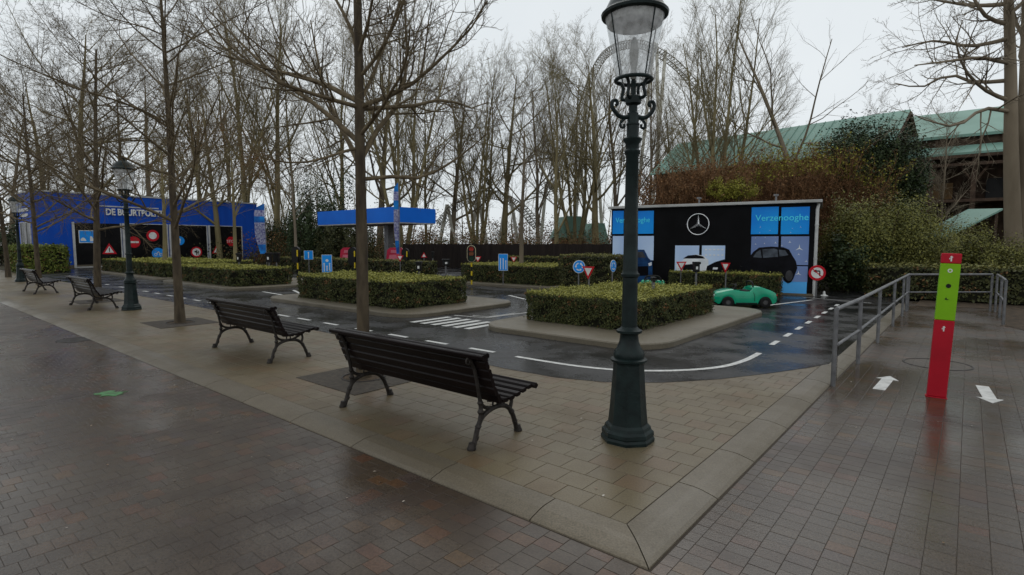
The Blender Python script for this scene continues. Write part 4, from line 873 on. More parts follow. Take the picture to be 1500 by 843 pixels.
ub, vb = to_uv(at(264, 473)); grate('square tree grate with open ring left of the second bench', ub, vb, 0.62, 0.55, 0.26)
ub, vb = 17.9, 1.75; grate('square tree grate behind the third bench', ub, vb, 0.62, 0.55, 0.26)

# ------------------------------------------------------------------ steel railing
def railing(label, posts, hgt=0.92, chain=False):
    t = thing('railing', label, 'railing', posts[0], 0, 'galvanised railings round the path'); o = Vector(posts[0])
    for p in posts:
        q = Vector(p) - o; mb = MB(); mb.tube([(q.x, q.y, 0), (q.x, q.y, hgt - 0.01)], 0.027, 10); mb.build('post', 'galv', t, True)
    for z, r_ in ((hgt, 0.026), (hgt * 0.52, 0.019)):
        pts = [Vector(p) - o for p in posts]; mb = MB(); mb.tube([(p.x, p.y, z) for p in pts], r_, 10); mb.build('rail', 'galv', t, True)
    if chain:
        mb = MB()
        for i in range(14):
            z = 0.50 - i * 0.033; a = i % 2 * math.pi / 2; mb.tube([(0.05 + 0.008 * math.cos(k * math.pi / 4) * math.cos(a), 0.03 + 0.008 * math.cos(k * math.pi / 4) * math.sin(a), z + 0.02 * math.sin(k * math.pi / 4)) for k in range(8)], 0.0028, 4, closed=True)
        mb.build('chain', 'iron', t)
    return t
zf = ZP
rp = [at(1220, 566, zf)] + [W(-0.13, v, zf) for v in (6.35, 8.5, 10.9, 12.9, 14.3)]
railing('long steel railing between the traffic garden and the path', rp, chain=True)
c1 = atd(1330, 401, 13.55); c2 = atd(1454, 401, 13.6)
railing('back steel railing closing the end of the path', [Vector((c1.x, c1.y, zf)), Vector((c2.x, c2.y, zf))])
railing('short steel railing on the right side of the path end', [Vector((c2.x + .02, c2.y - .12, zf)), Vector((11.15, 12.4, zf)), Vector((10.25, 11.3, zf))])

# ------------------------------------------------------------------ height measuring pillar
pb = at(1371, 582, ZP); pw = 0.172
t = thing('measuring_pillar', 'leaning red and green height measuring pillar on the path', 'pillar', pb, R(-14)); t.rotation_euler = (0, R(2.0), R(-33))
def seg(name, z0, z1, mat):
    mb = MB(); mb.box(-pw / 2, pw / 2, -0.035, 0.035, z0, z1, 0, 0.007); return mb.build(name, mat, t)
seg('red_section', 0.012, 0.86, 'red_post'); seg('green_section', 0.861, 1.475, 'green_post'); seg('top_section', 1.476, 1.585, 'red_post')
mb = MB(); mb.box(-0.095, 0.095, -0.045, 0.045, 0, 0.011); mb.build('base_plate', 'red_post', t)
mb = MB(); mb.disc(0.0, 1.40, 0.022, -0.038, -0.034, 0, 20); mb.disc(0, 1.40, 0.011, -0.0395, -0.038, 1, 14); mb.build('white_mark', ['white', 'green_post'], t)
mb = MB(); mb.disc(0.0, 1.235, 0.024, -0.038, -0.034, 0, 8); mb.build('black_mark', 'sign_black', t)
mb = MB(); mb.plate([(-0.02, 1.085), (0.012, 1.085), (0.012, 1.092), (-0.004, 1.092), (-0.004, 1.108), (-0.012, 1.108)], -0.038, -0.034); mb.build('black_mark', 'sign_black', t)
for zc in (0.77, 1.53):
    mb = MB(); mb.plate([(-0.006, zc - .03), (0.006, zc - .03), (0.006, zc + .012), (0.016, zc + .012), (0, zc + .03), (-0.016, zc + .012), (-0.006, zc + .012)], -0.038, -0.034); mb.plate([(-0.018, zc - .008), (-.007, zc - .008), (-.007, zc + .002), (-0.018, zc + .002)], -0.038, -0.034); mb.build('white_mark', 'white', t)
# arrows painted on the path, round cover ring
def arrow(label, px, py, ang, L=0.36):
    t = W(0, 0); p = at(px, py, ZP); mb = MB(); ca, sa = math.cos(ang), math.sin(ang)
    P = [(-0.06, -L / 2), (0.06, -L / 2), (0.06, L * .24), (0.115, L * .24), (0, L / 2), (-0.115, L * .24), (-0.06, L * .24)]
    mb.prism([(x * ca - y * sa, x * sa + y * ca) for x, y in P], 0.0015, 0.005); o = mb.build('painted_arrow', 'marking'); o.location = p
    tag(o, label, 'arrow', 'white arrows painted on the path')
arrow('white painted arrow pointing away, left of the measuring pillar', 1296, 561, RZV - math.pi / 2 + R(-2), 0.86)
arrow('white painted arrow pointing towards the viewer, right of the pillar', 1446, 578, RZV + math.pi / 2 + R(5), 0.86)
pr = at(1373, 534, ZP); mb = MB(); mb.tube([(0.42 * math.cos(2 * math.pi * i / 40), 0.42 * math.sin(2 * math.pi * i / 40), 0.0) for i in range(40)], 0.017, 6, closed=True)
o = mb.build('ground_ring', 'iron', None, True); o.location = (pr.x, pr.y, ZP); o.scale = (0.92, 0.92, 0.5); tag(o, 'thin dark ring set in the paving behind the pillar', 'ring')
# green paint mark and manhole on the plaza
pg = at(163, 577, ZP); mb = MB(); rg = random.Random(4)
mb.prism([(0.17 * math.cos(a) * rg.uniform(.5, 1.25), 0.12 * math.sin(a) * rg.uniform(.4, 1.25)) for a in [i * 2 * math.pi / 22 for i in range(22)]], 0.0015, 0.005)
o = mb.build('paint_mark', 'paint_green'); o.location = pg; tag(o, 'green paint splash on the wet plaza at left', 'paint mark')
pg = at(113, 498, ZP); mb = MB(); mb.lathe([(0.30, 0), (0.30, 0.004), (0.27, 0.004), (0.265, 0.002), (0, 0.002)], 26); o = mb.build('manhole_cover', 'iron'); o.location = pg; tag(o, 'dark round manhole cover in the plaza by the kerb', 'manhole')
rng = np.random.default_rng(9); n = 170; uu = np.concatenate([rng.uniform(-4.5, 6, 130), rng.uniform(0.3, 6, 40)]); vv = np.concatenate([rng.uniform(-3, 6, 130), rng.uniform(0.3, 2.6, 40)])
cc = []
for a, b in zip(uu, vv):
    if a > -0.1 and b > 2.5: continue
    cc.append(tuple(W(a, b, 0.006 if (a > 0.1 and b > 0.1) else ZP + 0.006)))
cc = np.array(cc); nn = np.tile([[0, 0, 1.0]], (len(cc), 1)) + rng.normal(0, .18, (len(cc), 3)); nn /= np.linalg.norm(nn, axis=1, keepdims=True)
tag(link('litter', leaf_mesh('litter', cc, nn, 0.011, ['litter'], rng)), 'scattered petals and leaf scraps on the wet paving', None, None, 'stuff')

# ------------------------------------------------------------------ the black showroom
class Facade:
    def __init__(s, P0, P1):
        s.o = Vector((P0[0], P0[1], 0)); d = Vector((P1[0] - P0[0], P1[1] - P0[1], 0)); s.w = d.length; s.d = d.normalized(); s.rz = math.atan2(d.y, d.x); s.n = Vector((s.d.y, -s.d.x, 0))
    def sz(s, px, py):
        r = ray(px, py); c = Vector((0, 0, H)); t = (s.o - c).dot(s.n) / r.dot(s.n); p = c + r * t; return ((p - s.o).dot(s.d), p.z)
def rect(a, b): return [(a[0], a[1]), (b[0], a[1]), (b[0], b[1]), (a[0], b[1])]
FS = Facade((3.68, 20.35), (9.45, 17.10)); TOPS = 2.93
t = thing('showroom', 'small black showroom with a silver star on its front and blue window prints', 'building', FS.o, FS.rz)
w = FS.w
mb = MB(); mb.box(0, w, 0, 3.4, 0, TOPS - 0.02); mb.build('wall', 'black', t)
mb = MB(); mb.box(-0.10, w + 0.16, -0.13, 3.5, TOPS - 0.015, TOPS + 0.075, 0, 0.01); rf = mb.build('roof', 'roof_edge', t)
mb = MB(); mb.box(-0.05, w + 0.05, -0.05, 0.0, -0.02, 0.07); mb.build('plinth', 'kerb', t)
for px in (1020, 1135):
    s_, z_ = FS.sz(px, 295); mb = MB(); mb.tube([(s_, 0.5, TOPS + .07), (s_, 0.5, TOPS + .30)], 0.03, 8); mb.box(s_ - .07, s_ + .07, 0.42, 0.58, TOPS + .28, TOPS + .33); mb.build('roof_vent', 'galv', rf)
def panel(x0, y0, x1, y1, mat, name='window_panel'):
    a = FS.sz(x0, y1); b = FS.sz(x1, y0); mb = MB(); mb.box(a[0], b[0], -0.028, -0.002, a[1], b[1]); return mb.build(name, mat, t), a, b
def sprint(name, pts, mat, y, parent=None): 
    mb = MB(); mb.plate([FS.sz(*p) for p in pts], y, y + 0.002); return mb.build(name, mat, parent or t)
# left window: bright upper panes, pale lower panes with a navy car
for x0, x1 in ((897.5, 914), (915.5, 958)):
    panel(x0, 309, x1, 343, 'sky_top'); panel(x0, 346, x1, 381, 'sky_low')
panel(897, 384, 955.5, 420, 'print_navy')
a = FS.sz(927, 323); text_mesh('Verzenooghe', 0.27, 'lettering', 'print_cyan', t, a[0], -0.033, a[1], 0.002, squash=0.88)
sprint('printed_car', [(905, 420), (905, 378), (917, 372), (922, 366), (944, 366), (950, 378), (956, 384), (956, 420)], 'print_navy', -0.033)
sprint('printed_windscreen', [(921, 377), (925, 369), (942, 369), (947, 378)], 'print_grey', -0.036)
sprint('printed_grille', [(922, 405), (922, 391), (950, 390), (950, 404)], 'print_car', -0.036)
sprint('printed_headlight', [(950, 386), (955, 384), (955, 389), (951, 390)], 'print_white', -0.037)
# middle window with a white and a black car
for x0, x1 in ((988.5, 1024.5), (1027.5, 1062.5)): panel(x0, 360, x1, 397, 'sky_low')
sprint('printed_car', [(991, 398), (991, 388), (1000, 382), (1008, 375), (1020, 373), (1031, 375), (1038, 381), (1038, 398)], 'print_white', -0.033)
sprint('printed_windscreen', [(1001, 379), (1008, 374.5), (1020, 373.5), (1030, 376), (1033, 379)], 'print_car', -0.036)
sprint('printed_grille', [(1000, 396), (1002, 388), (1016, 387), (1017, 396)], 'print_car', -0.036)
sprint('printed_car', [(1034, 399), (1036, 390), (1048, 384), (1062, 380), (1062, 399)], 'print_car', -0.034)
sprint('printed_headlight', [(1044, 395), (1045, 392), (1052, 392), (1051, 395)], 'print_white', -0.037)
for k in range(10): x = 1033 + (k % 5) * 6; y = 365 + (k // 5) * 8; sprint('printed_lettering', [(x, y), (x + 3, y), (x + 3, y + 2), (x, y + 2)], 'print_white', -0.033)
# right window: three rows of panes, star pattern, black car driving out of the wall
for x0, x1, y0, y1, m in ((1100, 1141, 303, 343.5, 'sky_top'), (1143.5, 1186.5, 303, 343.5, 'sky_top'), (1099.5, 1140.5, 346.5, 388, 'sky_grey'), (1143, 1185.5, 346.5, 388, 'sky_grey'), (1141.5, 1183.5, 390.5, 413, 'sky_grey'), (1141, 1182, 413.3, 431.5, 'print_floor'), (1131, 1138, 400, 430.5, 'print_floor')): panel(x0, y0, x1, y1, m)
a = FS.sz(1145, 319.5); text_mesh('Verzenooghe', 0.285, 'lettering', 'print_cyan', t, a[0], -0.033, a[1], 0.002)
def star_print(px, py, r):
    c = FS.sz(px, py); P = []
    for i in range(6): a = math.pi / 2 + i * math.pi / 3; rr = r if i % 2 == 0 else r * 0.16; P.append((c[0] + rr * math.cos(a), c[1] + rr * math.sin(a)))
    mb = MB(); mb.plate(P, -0.032, -0.030); mb.build('printed_star', 'print_white', t)
for px, py, r in ((1107, 349, .03), (1121, 348, .03), (1136, 347.6, .03), (1107, 358, .04), (1120, 357, .035), (1136, 356, .05), (1157, 355, .06), (1171, 364, .13), (1145.5, 360, .04), (1170, 373, .05), (1181, 383, .06), (1169.5, 401, .10), (1114, 333, .03), (1128, 338, .03), (1158, 341, .03), (1173, 333, .03), (1161, 335, .025), (1113, 341, .025)): star_print(px, py, r)
car = [(1084, 403), (1083, 388), (1087, 381), (1097, 378), (1104, 369), (1112, 363), (1130, 361.5), (1148, 362.5), (1156, 366), (1161, 375), (1166, 383), (1168, 393), (1165, 401), (1162, 409), (1154, 413.5), (1148, 411), (1146, 404)]
sprint('printed_car', car, 'print_car', -0.036)
sprint('printed_window', [(1103, 377), (1108, 370), (1114, 366), (1116, 378)], 'print_glass', -0.039)
sprint('printed_window', [(1118, 378), (1117, 365.5), (1134, 364.5), (1139, 366), (1140, 376.5)], 'print_glass', -0.039)
sprint('printed_window', [(1142, 376), (1141, 366), (1150, 367), (1155, 374)], 'print_glass', -0.039)
c = FS.sz(1155, 404); mb = MB(); mb.disc(c[0], c[1], 0.24, -0.040, -0.0385, 0, 24, 0.62); mb.disc(c[0] + .02, c[1], 0.17, -0.042, -0.0405, 1, 20, 0.62); mb.build('printed_wheel', ['print_car', 'print_grey'], t)
# silver ring and three-pointed star
c = FS.sz(1023, 329); r_ = 0.355
mb = MB(); mb.tube([(c[0] + r_ * math.cos(2 * math.pi * i / 40), -0.05, c[1] + r_ * math.sin(2 * math.pi * i / 40)) for i in range(40)], 0.019, 8, closed=True); lg = mb.build('emblem_ring', 'chrome', t, True)
mb = MB(); cc = (c[0], -0.085, c[1]); vs = [cc]; P = []
for i in range(6): a = math.pi / 2 + i * math.pi / 3; rr = r_ if i % 2 == 0 else r_ * 0.15; vs.append((c[0] + rr * math.cos(a), -0.03 if i % 2 else -0.045, c[1] + rr * math.sin(a)))
mb.add(vs, [(0, i + 1, (i + 1) % 6 + 1) for i in range(6)]); mb.build('emblem_star', 'chrome', lg)
# pipe at the right corner
g = at(1192, 434); gl = Matrix.Rotation(-FS.rz, 3, 'Z') @ (Vector((g.x, g.y, 0)) - FS.o)
mb = MB(); mb.tube([(gl.x, gl.y - .05, 0), (gl.x, gl.y - .05, TOPS - 0.22), (gl.x + .02, gl.y + .05, TOPS - 0.06)], 0.05, 10)
for z in (1.15, 2.2): mb.lathe([(0.056, z), (0.056, z + .05)], 10, (gl.x, gl.y - .05))
mb.build('drainpipe', 'white_metal', t, True)
mb = MB(); g2 = at(1207, 434); mb.lathe([(0.11, 0), (0.11, 0.02), (0.045, 0.05), (0.03, 0.14), (0.0, 0.16)], 12); o = mb.build('floor_marker', 'white', None, True); o.location = g2; tag(o, 'small white cone on the ground beside the showroom corner', 'cone')

# ------------------------------------------------------------------ the blue building
FBl = Facade((-30.3, 34.9), (-21.6, 46.6)); TB = 4.95
t = thing('police_post', 'long blue building with white lettering and black windows full of traffic sign stickers', 'building', FBl.o, FBl.rz)
w = FBl.w
mb = MB(); mb.box(0, w, 0, 4.4, 0, TB); mb.build('wall', 'blue', t)
mb = MB(); mb.box(-0.05, w + 0.05, -0.05, 4.45, TB, TB + 0.10); mb.build('roof', 'roof_edge', t)
mb = MB(); mb.box(-0.03, w, -0.04, 0.0, 0, 0.22); mb.build('plinth', 'kerb', t)
def bwin(px0, px1, pyt, frame_l=True, full=False):
    a = FBl.sz(px0, 340); b = FBl.sz(px1, 340); zt = 3.02; z0 = 0.10 if full else 0.35
    mb = MB(); mb.box(a[0], b[0], -0.035, -0.002, z0, zt); o = mb.build('window', 'blackglass', t); mb = MB(); fw = 0.13
    mb.box(a[0] - fw, a[0], -0.09, -0.001, z0 - .08, zt + .05); mb.box(b[0], b[0] + fw * .5, -0.085, -0.001, z0 - .08, zt + .05); mb.box(a[0], b[0], -0.08, -0.001, z0 - .08, z0)
    if not full: mb.box(a[0], b[0], -0.08, -0.001, zt, zt + .05)
    mb.build('frame', 'white_metal', o); return o
w1 = bwin(109, 176, 327, full=True); w2 = bwin(182, 244, 330); w3 = bwin(250, 302, 333); w4 = bwin(307, 353, 335)
def sticker(win, kind, px, py, pr):
    c = FBl.sz(px, py); e = FBl.sz(px, py - pr); r = e[1] - c[1]; x, z = c; mb = MB(); y = -0.04
    def tri(s, k): return [(x + s * 1.12 * r * math.cos(a), z - 0.12 * r + s * 1.12 * r * math.sin(a)) for a in (math.pi / 2, math.pi * 7 / 6, math.pi * 11 / 6)][::k]
    ms = ['red', 'white', 'blue_sign', 'sign_black']
    if kind == 'noentry': mb.disc(x, z, r, y, y + .003, 0); mb.plate(rect((x - .72 * r, z - .16 * r), (x + .72 * r, z + .16 * r)), y - .003, y - .001, 1)
    if kind == 'closed': mb.disc(x, z, r, y, y + .003, 0); mb.disc(x, z, .62 * r, y - .003, y - .001, 1)
    if kind == 'warn':
        mb.plate(tri(1, 1), y, y + .003, 0); mb.plate(tri(.62, 1), y - .003, y - .001, 1); mb.plate(rect((x - .06 * r, z - .18 * r), (x + .06 * r, z + .3 * r)), y - .006, y - .004, 3); mb.disc(x, z - .3 * r, .07 * r, y - .006, y - .004, 3, 10)
    if kind == 'warn2':
        mb.plate(tri(1, 1), y, y + .003, 0); mb.plate(tri(.62, 1), y - .003, y - .001, 1); mb.plate([(x - .18 * r, z - .35 * r), (x - .08 * r, z + .15 * r), (x + .08 * r, z + .15 * r), (x + .18 * r, z - .35 * r), (x + .05 * r, z - .35 * r), (x, z - .05 * r), (x - .05 * r, z - .35 * r)], y - .006, y - .004, 3)
    if kind == 'bike':
        mb.disc(x, z, r, y, y + .003, 2); 
        for q in (-1, 1): mb.disc(x + q * .38 * r, z - .2 * r, .26 * r, y - .003, y - .001, 1, 16); mb.disc(x + q * .38 * r, z - .2 * r, .18 * r, y - .006, y - .004, 2, 14)
        mb.plate([(x - .38 * r, z - .2 * r), (x - .05 * r, z + .32 * r), (x + .12 * r, z + .32 * r), (x + .38 * r, z - .2 * r), (x + .3 * r, z - .2 * r), (x + .02 * r, z + .2 * r), (x - .28 * r, z - .2 * r)], y - .009, y - .007, 1)
    if kind == 'nobike':
        mb.disc(x, z, r, y, y + .003, 0); mb.disc(x, z, .74 * r, y - .003, y - .001, 1); mb.disc(x + .22 * r, z, .26 * r, y - .006, y - .004, 3, 14); mb.disc(x + .22 * r, z, .14 * r, y - .009, y - .007, 1, 12); mb.plate(rect((x - .08 * r, z - .6 * r), (x + .05 * r, z + .4 * r)), y - .006, y - .004, 3); mb.disc(x - .22 * r, z + .05 * r, .16 * r, y - .006, y - .004, 3, 12)
    if kind == 'stop':
        mb.plate([(x + r * 1.04 * math.cos(math.pi / 8 + i * math.pi / 4), z + r * 1.04 * math.sin(math.pi / 8 + i * math.pi / 4)) for i in range(8)], y, y + .003, 0)
    if kind == 'living':
        mb.plate(rect((x - r, z - .88 * r), (x + r, z + .88 * r)), y, y + .003, 1); mb.plate(rect((x - .92 * r, z - .8 * r), (x + .92 * r, z + .8 * r)), y - .003, y - .001, 2)
        mb.plate([(x - .8 * r, z - .6 * r), (x - .8 * r, z - .35 * r), (x - .65 * r, z - .15 * r), (x - .4 * r, z - .15 * r), (x - .25 * r, z - .35 * r), (x - .15 * r, z - .6 * r)], y - .006, y - .004, 1)
        mb.plate([(x + .25 * r, z - .65 * r), (x + .3 * r, z + .05 * r), (x + .5 * r, z + .05 * r), (x + .8 * r, z - .65 * r)], y - .006, y - .004, 1)
    if kind == 'bluedisc': mb.disc(x, z, r, y, y + .003, 2); mb.plate([(x - .1 * r, z - .6 * r), (x + .1 * r, z - .6 * r), (x + .1 * r, z + .1 * r), (x + .3 * r, z + .1 * r), (x, z + .6 * r), (x - .3 * r, z + .1 * r), (x - .1 * r, z + .1 * r)], y - .003, y - .001, 1)
    o = mb.build('sign_sticker', ms, win)
    if kind == 'stop': text_mesh('STOP', r * .8, 'sticker_lettering', 'white', win, x, y - .004, z, 0.002)
sticker(w1, 'living', 128, 347, 10.5); sticker(w1, 'warn', 160, 366, 9.5); sticker(w2, 'noentry', 196, 355, 8.3); sticker(w2, 'closed', 223.5, 345.5, 8.3); sticker(w2, 'bike', 231.5, 371.5, 8.3)
sticker(w3, 'bluedisc', 263, 353, 6.5); sticker(w3, 'nobike', 287.5, 369.5, 7.8); sticker(w4, 'warn2', 317.5, 366.5, 8); sticker(w4, 'stop', 338.5, 354, 7)
a = FBl.sz(149, 312); b = FBl.sz(246, 312); text_mesh('DE BUURTPOLITIE', 0.62, 'lettering', 'white', t, (a[0] + b[0]) / 2, -0.06, FBl.sz(195, 312.5)[1], 0.03, bold=0.018, squash=(b[0] - a[0]) / 5.6)
a1 = FBl.sz(146, 302); b1_ = FBl.sz(232, 305); mb = MB(); mb.box(a1[0], b1_[0], -0.05, -0.001, a1[1] - .04, a1[1] + .04); mb.build('sign_bar', 'white_metal', t)
# left side of the blue building with two windows and small lettering
side = Facade((-30.3 - 0.80 * 5, 34.9 + 0.60 * 5), (-30.3, 34.9))
for i, y in enumerate((1.0, 2.3)):
    mb = MB(); mb.box(-0.03, -0.001, y, y + 0.95, 1.0, 3.0); o = mb.build('window', 'blackglass', t)
    mb = MB(); mb.box(-0.06, -0.001, y - .1, y, 0.95, 3.05); mb.box(-0.06, -0.001, y + .95, y + 1.05, 0.95, 3.05); mb.box(-0.06, -0.001, y, y + .95, 3.0, 3.05); mb.build('frame', 'white_metal', o)
for i in range(2): mb = MB(); mb.box(-0.03, -0.001, 1.2 + i * 0.2, 3.6 - i * .4, 3.75 - i * .35, 3.95 - i * .35); mb.build('sign_bar', 'white_metal', t)

# ------------------------------------------------------------------ fuel canopy, pumps, flags
cn_ = atd(580, 327, 30.0)
t = thing('fuel_canopy', 'blue flat fuel station canopy on grey columns', 'canopy', (cn_.x, cn_.y, 0), RZU)       # local x = U, local y: -V is camera right, so depth runs to -y
zb = cn_.z; zt = atd(580, 303, 30).z; LU, LV = 7.9, 2.9
mb = MB(); mb.box(0, LU, -LV, 0, zb + 0.06, zt); mb.build('fascia', 'blue2', t)
mb = MB(); mb.box(0.02, LU - .02, -LV + .02, -0.02, zb, zb + 0.057); mb.build('soffit_trim', 'white_metal', t)
for (x, y) in ((2.6, -1.5), (5.2, -1.5)): mb = MB(); mb.box(x - .2, x + .2, y - .2, y + .2, 0, zb); mb.build('column', 'galv', t)
def pump(label, px, Y, wd):
    p = Vector((sx(px, Y), Y, 0)); t = thing('fuel_pump', label, 'fuel pump', p, 0.15, 'red fuel pumps under the canopy'); w2 = wd / 2
    mb = MB(); mb.plate([(-w2, 0), (w2, 0), (w2, 0.62), (w2 * .86, 1.28), (w2 * .6, 1.42), (-w2 * .55, 1.42), (-w2 * .86, 1.28), (-w2, .62)], -0.3, 0.3); mb.build('cabinet', 'pump_red', t)
    mb = MB(); mb.plate([(-w2 * .75, .68), (w2 * .75, .68), (w2 * .62, 1.02), (-w2 * .62, 1.02)], -0.32, -0.302); mb.build('panel', 'pink', t)
    mb = MB(); mb.plate([(-w2 * .5, 1.12), (w2 * .3, 1.12), (w2 * .28, 1.28), (-w2 * .45, 1.28)], -0.32, -0.302); mb.build('display', 'pink', t)
    mb = MB(); mb.tube([(w2 * .95, -.1, .9), (w2 * 1.15, -.15, .5), (w2 * 1.1, -.1, .25), (w2 * 1.0, -.05, .4)], 0.025, 6); mb.build('hose', 'rubber', t)
pump('red fuel pump left of the canopy column', 512, 31.0, 0.98); pump('red fuel pump at the foot of the tall feather flag', 580, 31.0, 1.05)
def feather(label, px, y0, y1, Y, wpx, side, rz):
    zt = atd(px, y0, Y).z; zb = atd(px, y1, Y).z; t = thing('feather_flag', label, 'flag', (sx(px, Y), Y, 0), rz, 'blue feather flags'); w = wpx * Y / F
    mb = MB(); mb.tube([(0, 0, 0), (0, 0, zt * .8), (0, 0, zt)], [0.03, 0.024, 0.012], 8); mb.build('pole', 'galv', t, True); mb = MB(); n = 16; vs = []
    for th in (0.004, -0.004):
        for i in range(n + 1):
            k = i / n; z = zb + (zt - zb) * k; ww = w * min(1, 0.55 + k * 1.3) * (1 if k < .8 else math.sqrt(max(0.02, 1 - ((k - .8) / .2) ** 2))); yy = 0.05 * math.sin(k * 7) + th
            vs += [(side * .03, yy, z), (side * (.03 + ww * .5), yy + .03 * math.sin(k * 9), z), (side * (.03 + ww), yy, z)]
    fs = []; ms = []; m = 3 * (n + 1)
    for i in range(n):
        for q in range(2):
            fs.append((i * 3 + q, i * 3 + q + 1, i * 3 + q + 4, i * 3 + q + 3)); fs.append(tuple(m + j for j in (i * 3 + q + 3, i * 3 + q + 4, i * 3 + q + 1, i * 3 + q)))
            ms += [1 if (3 <= i <= 9 or i in (12, 13)) else 0] * 2
    for f, k in zip(fs, ms): mb.f.append(f); mb.m.append(k)
    mb.v = vs; mb.build('cloth', ['flag', 'flag_print'], t, False, False)
feather('tall narrow blue feather flag in front of the fuel canopy corner', 586, 268, 372, 26.0, 7, -1, 0.3)
feather('blue feather flag with rounded top at the right end of the blue building', 391, 299, 372, 33.0, 14, -1, 0.2)

# ------------------------------------------------------------------ traffic signs, signals and posts
def sign_thing(label, px, py, Y, pr, kind, rz=0.0, base=0.0, group='small traffic signs of the garden', pole='galv', cat='sign'):
    c = atd(px, py, Y); r = pr * Y / F; z = c.z; t = thing('traffic_sign', label, cat, (c.x, c.y, base), rz, group); z -= base
    mb = MB(); mb.tube([(0, 0.02, 0), (0, 0.02, z + r * .6)], 0.02, 8); mb.build('pole', pole, t, True); mb = MB(); y = -0.012; ms = ['red', 'white', 'blue_sign', 'sign_black']
    def tri(s): return [(s * r * 1.1 * math.cos(a), z + r * .1 + s * r * 1.1 * math.sin(a)) for a in (-math.pi / 2, math.pi / 6, math.pi * 5 / 6)]
    if kind == 'yield': mb.plate(tri(1), y, y + .012, 0); mb.plate(tri(.6), y - .003, y - .001, 1)
    if kind == 'warn': 
        T = [(r * 1.1 * math.cos(a), z + r * 1.1 * math.sin(a)) for a in (math.pi / 2, math.pi * 7 / 6, math.pi * 11 / 6)]; mb.plate(T, y, y + .012, 0); mb.plate([(p[0] * .6, z + (p[1] - z) * .6) for p in T], y - .003, y - .001, 1)
    if kind == 'roundabout':
        mb.disc(0, z, r, y, y + .012, 1); mb.disc(0, z, r * .93, y - .003, y - .001, 2)
        for i in range(3):
            a0 = R(100 + 120 * i); P = [(r * .62 * math.cos(a0 + R(q * 9)), z + r * .62 * math.sin(a0 + R(q * 9))) for q in range(9)] + [(r * .45 * math.cos(a0 + R(q * 9)), z + r * .45 * math.sin(a0 + R(q * 9))) for q in range(8, -1, -1)]; mb.plate(P, y - .006, y - .004, 1)
            a1 = a0 + R(72); mb.plate([(r * .75 * math.cos(a1), z + r * .75 * math.sin(a1)), (r * .55 * math.cos(a1 + R(26)), z + r * .55 * math.sin(a1 + R(26))), (r * .33 * math.cos(a1), z + r * .33 * math.sin(a1))], y - .006, y - .004, 1)
    if kind in ('lanes', 'lanes2', 'arrow'):
        hx, hz = (r * .56, r) if kind != 'arrow' else (r, r); mb.plate(rect((-hx, z - hz), (hx, z + hz)), y, y + .012, 1); mb.plate(rect((-hx * .93, z - hz * .96), (hx * .93, z + hz * .96)), y - .003, y - .001, 2)
        def arr(x, w, z0, z1): mb.plate([(x - w, z0), (x + w, z0), (x + w, z1 - 2.6 * w), (x + 2.4 * w, z1 - 2.6 * w), (x, z1), (x - 2.4 * w, z1 - 2.6 * w), (x - w, z1 - 2.6 * w)], y - .006, y - .004, 1)
        if kind == 'arrow': arr(0, .09 * r, z - .75 * r, z + .7 * r)
        elif kind == 'lanes':
            for q, tp in ((-.32 * r, .5), (.0, .5), (.32 * r, .25)): arr(q, .045 * r, z - .85 * r, z + tp * r)
        else:
            for q, tp in ((-.3 * r, .1), (.3 * r, .1), (0, -.2)): arr(q, .05 * r, z - .85 * r, z + tp * r)
            mb.disc(.02 * r, z + .35 * r, .16 * r, y - .006, y - .004, 1, 12)
    if kind == 'noturn':
        mb.disc(0, z, r, y, y + .012, 0, 32); mb.disc(0, z, r * .70, y - .003, y - .001, 1, 28)
        mb.plate([(.22 * r, z - .42 * r), (.36 * r, z - .42 * r), (.36 * r, z + .2 * r), (.26 * r, z + .32 * r), (-.12 * r, z + .32 * r), (-.12 * r, z + .46 * r), (-.46 * r, z + .22 * r), (-.12 * r, z - .02 * r), (-.12 * r, z + .16 * r), (.22 * r, z + .14 * r)], y - .006, y - .004, 3)
        ca = math.cos(R(-42)); sa = math.sin(R(-42)); mb.plate([(q[0] * ca - q[1] * sa, z + q[0] * sa + q[1] * ca) for q in ((-r * .8, -.06 * r), (r * .8, -.06 * r), (r * .8, .06 * r), (-r * .8, .06 * r))], y - .009, y - .007, 0)
    mb.build('plate', ms, t); return t
sign_thing('round blue roundabout sign in front of the taller hedge', 848, 391, 16.9, 9.5, 'roundabout', 0.25)
sign_thing('second round blue roundabout sign, edge hidden by the near lamp post', 898, 390, 16.4, 9, 'roundabout', 0.9)
sign_thing('yield triangle standing in the front island hedge beside the roundabout sign', 862, 398, 12.6, 11.5, 'yield', -0.75, KI)
sign_thing('yield triangle in the narrow hedge left of the showroom middle window', 998, 389, 18.2, 8.3, 'yield', 0.1)
sign_thing('yield triangle seen at an angle in the narrow hedge before the black car print', 1063, 391, 16.8, 9, 'yield', -1.05)
sign_thing('round red-ringed no left turn sign on the showroom corner pipe', 1197, 400, 17.0, 11.3, 'noturn', -0.35)
sign_thing('tall blue lane arrows sign in the hedge left of the nearest trunk', 479, 386.5, 17.6, 13, 'lanes2', 0.1, KI)
sign_thing('tall blue lane arrows sign right of the front-facing traffic light', 737, 384.5, 20.2, 12.3, 'lanes', 0.05, KI)
sign_thing('small square blue arrow sign beside the left striped pole', 452, 374, 24.5, 6.5, 'arrow', 0.1)
sign_thing('yield triangle directly right of the front-facing traffic light', 700, 379.5, 24.0, 5.4, 'yield')
sign_thing('yield triangle left of the slender garden tree', 752.5, 380, 24.0, 5.2, 'yield')
sign_thing('yield triangle below the tall feather flag', 586, 378, 25.0, 5.6, 'yield')
sign_thing('small far warning triangle right of the fuel canopy', 621, 375, 29.0, 4.6, 'warn')
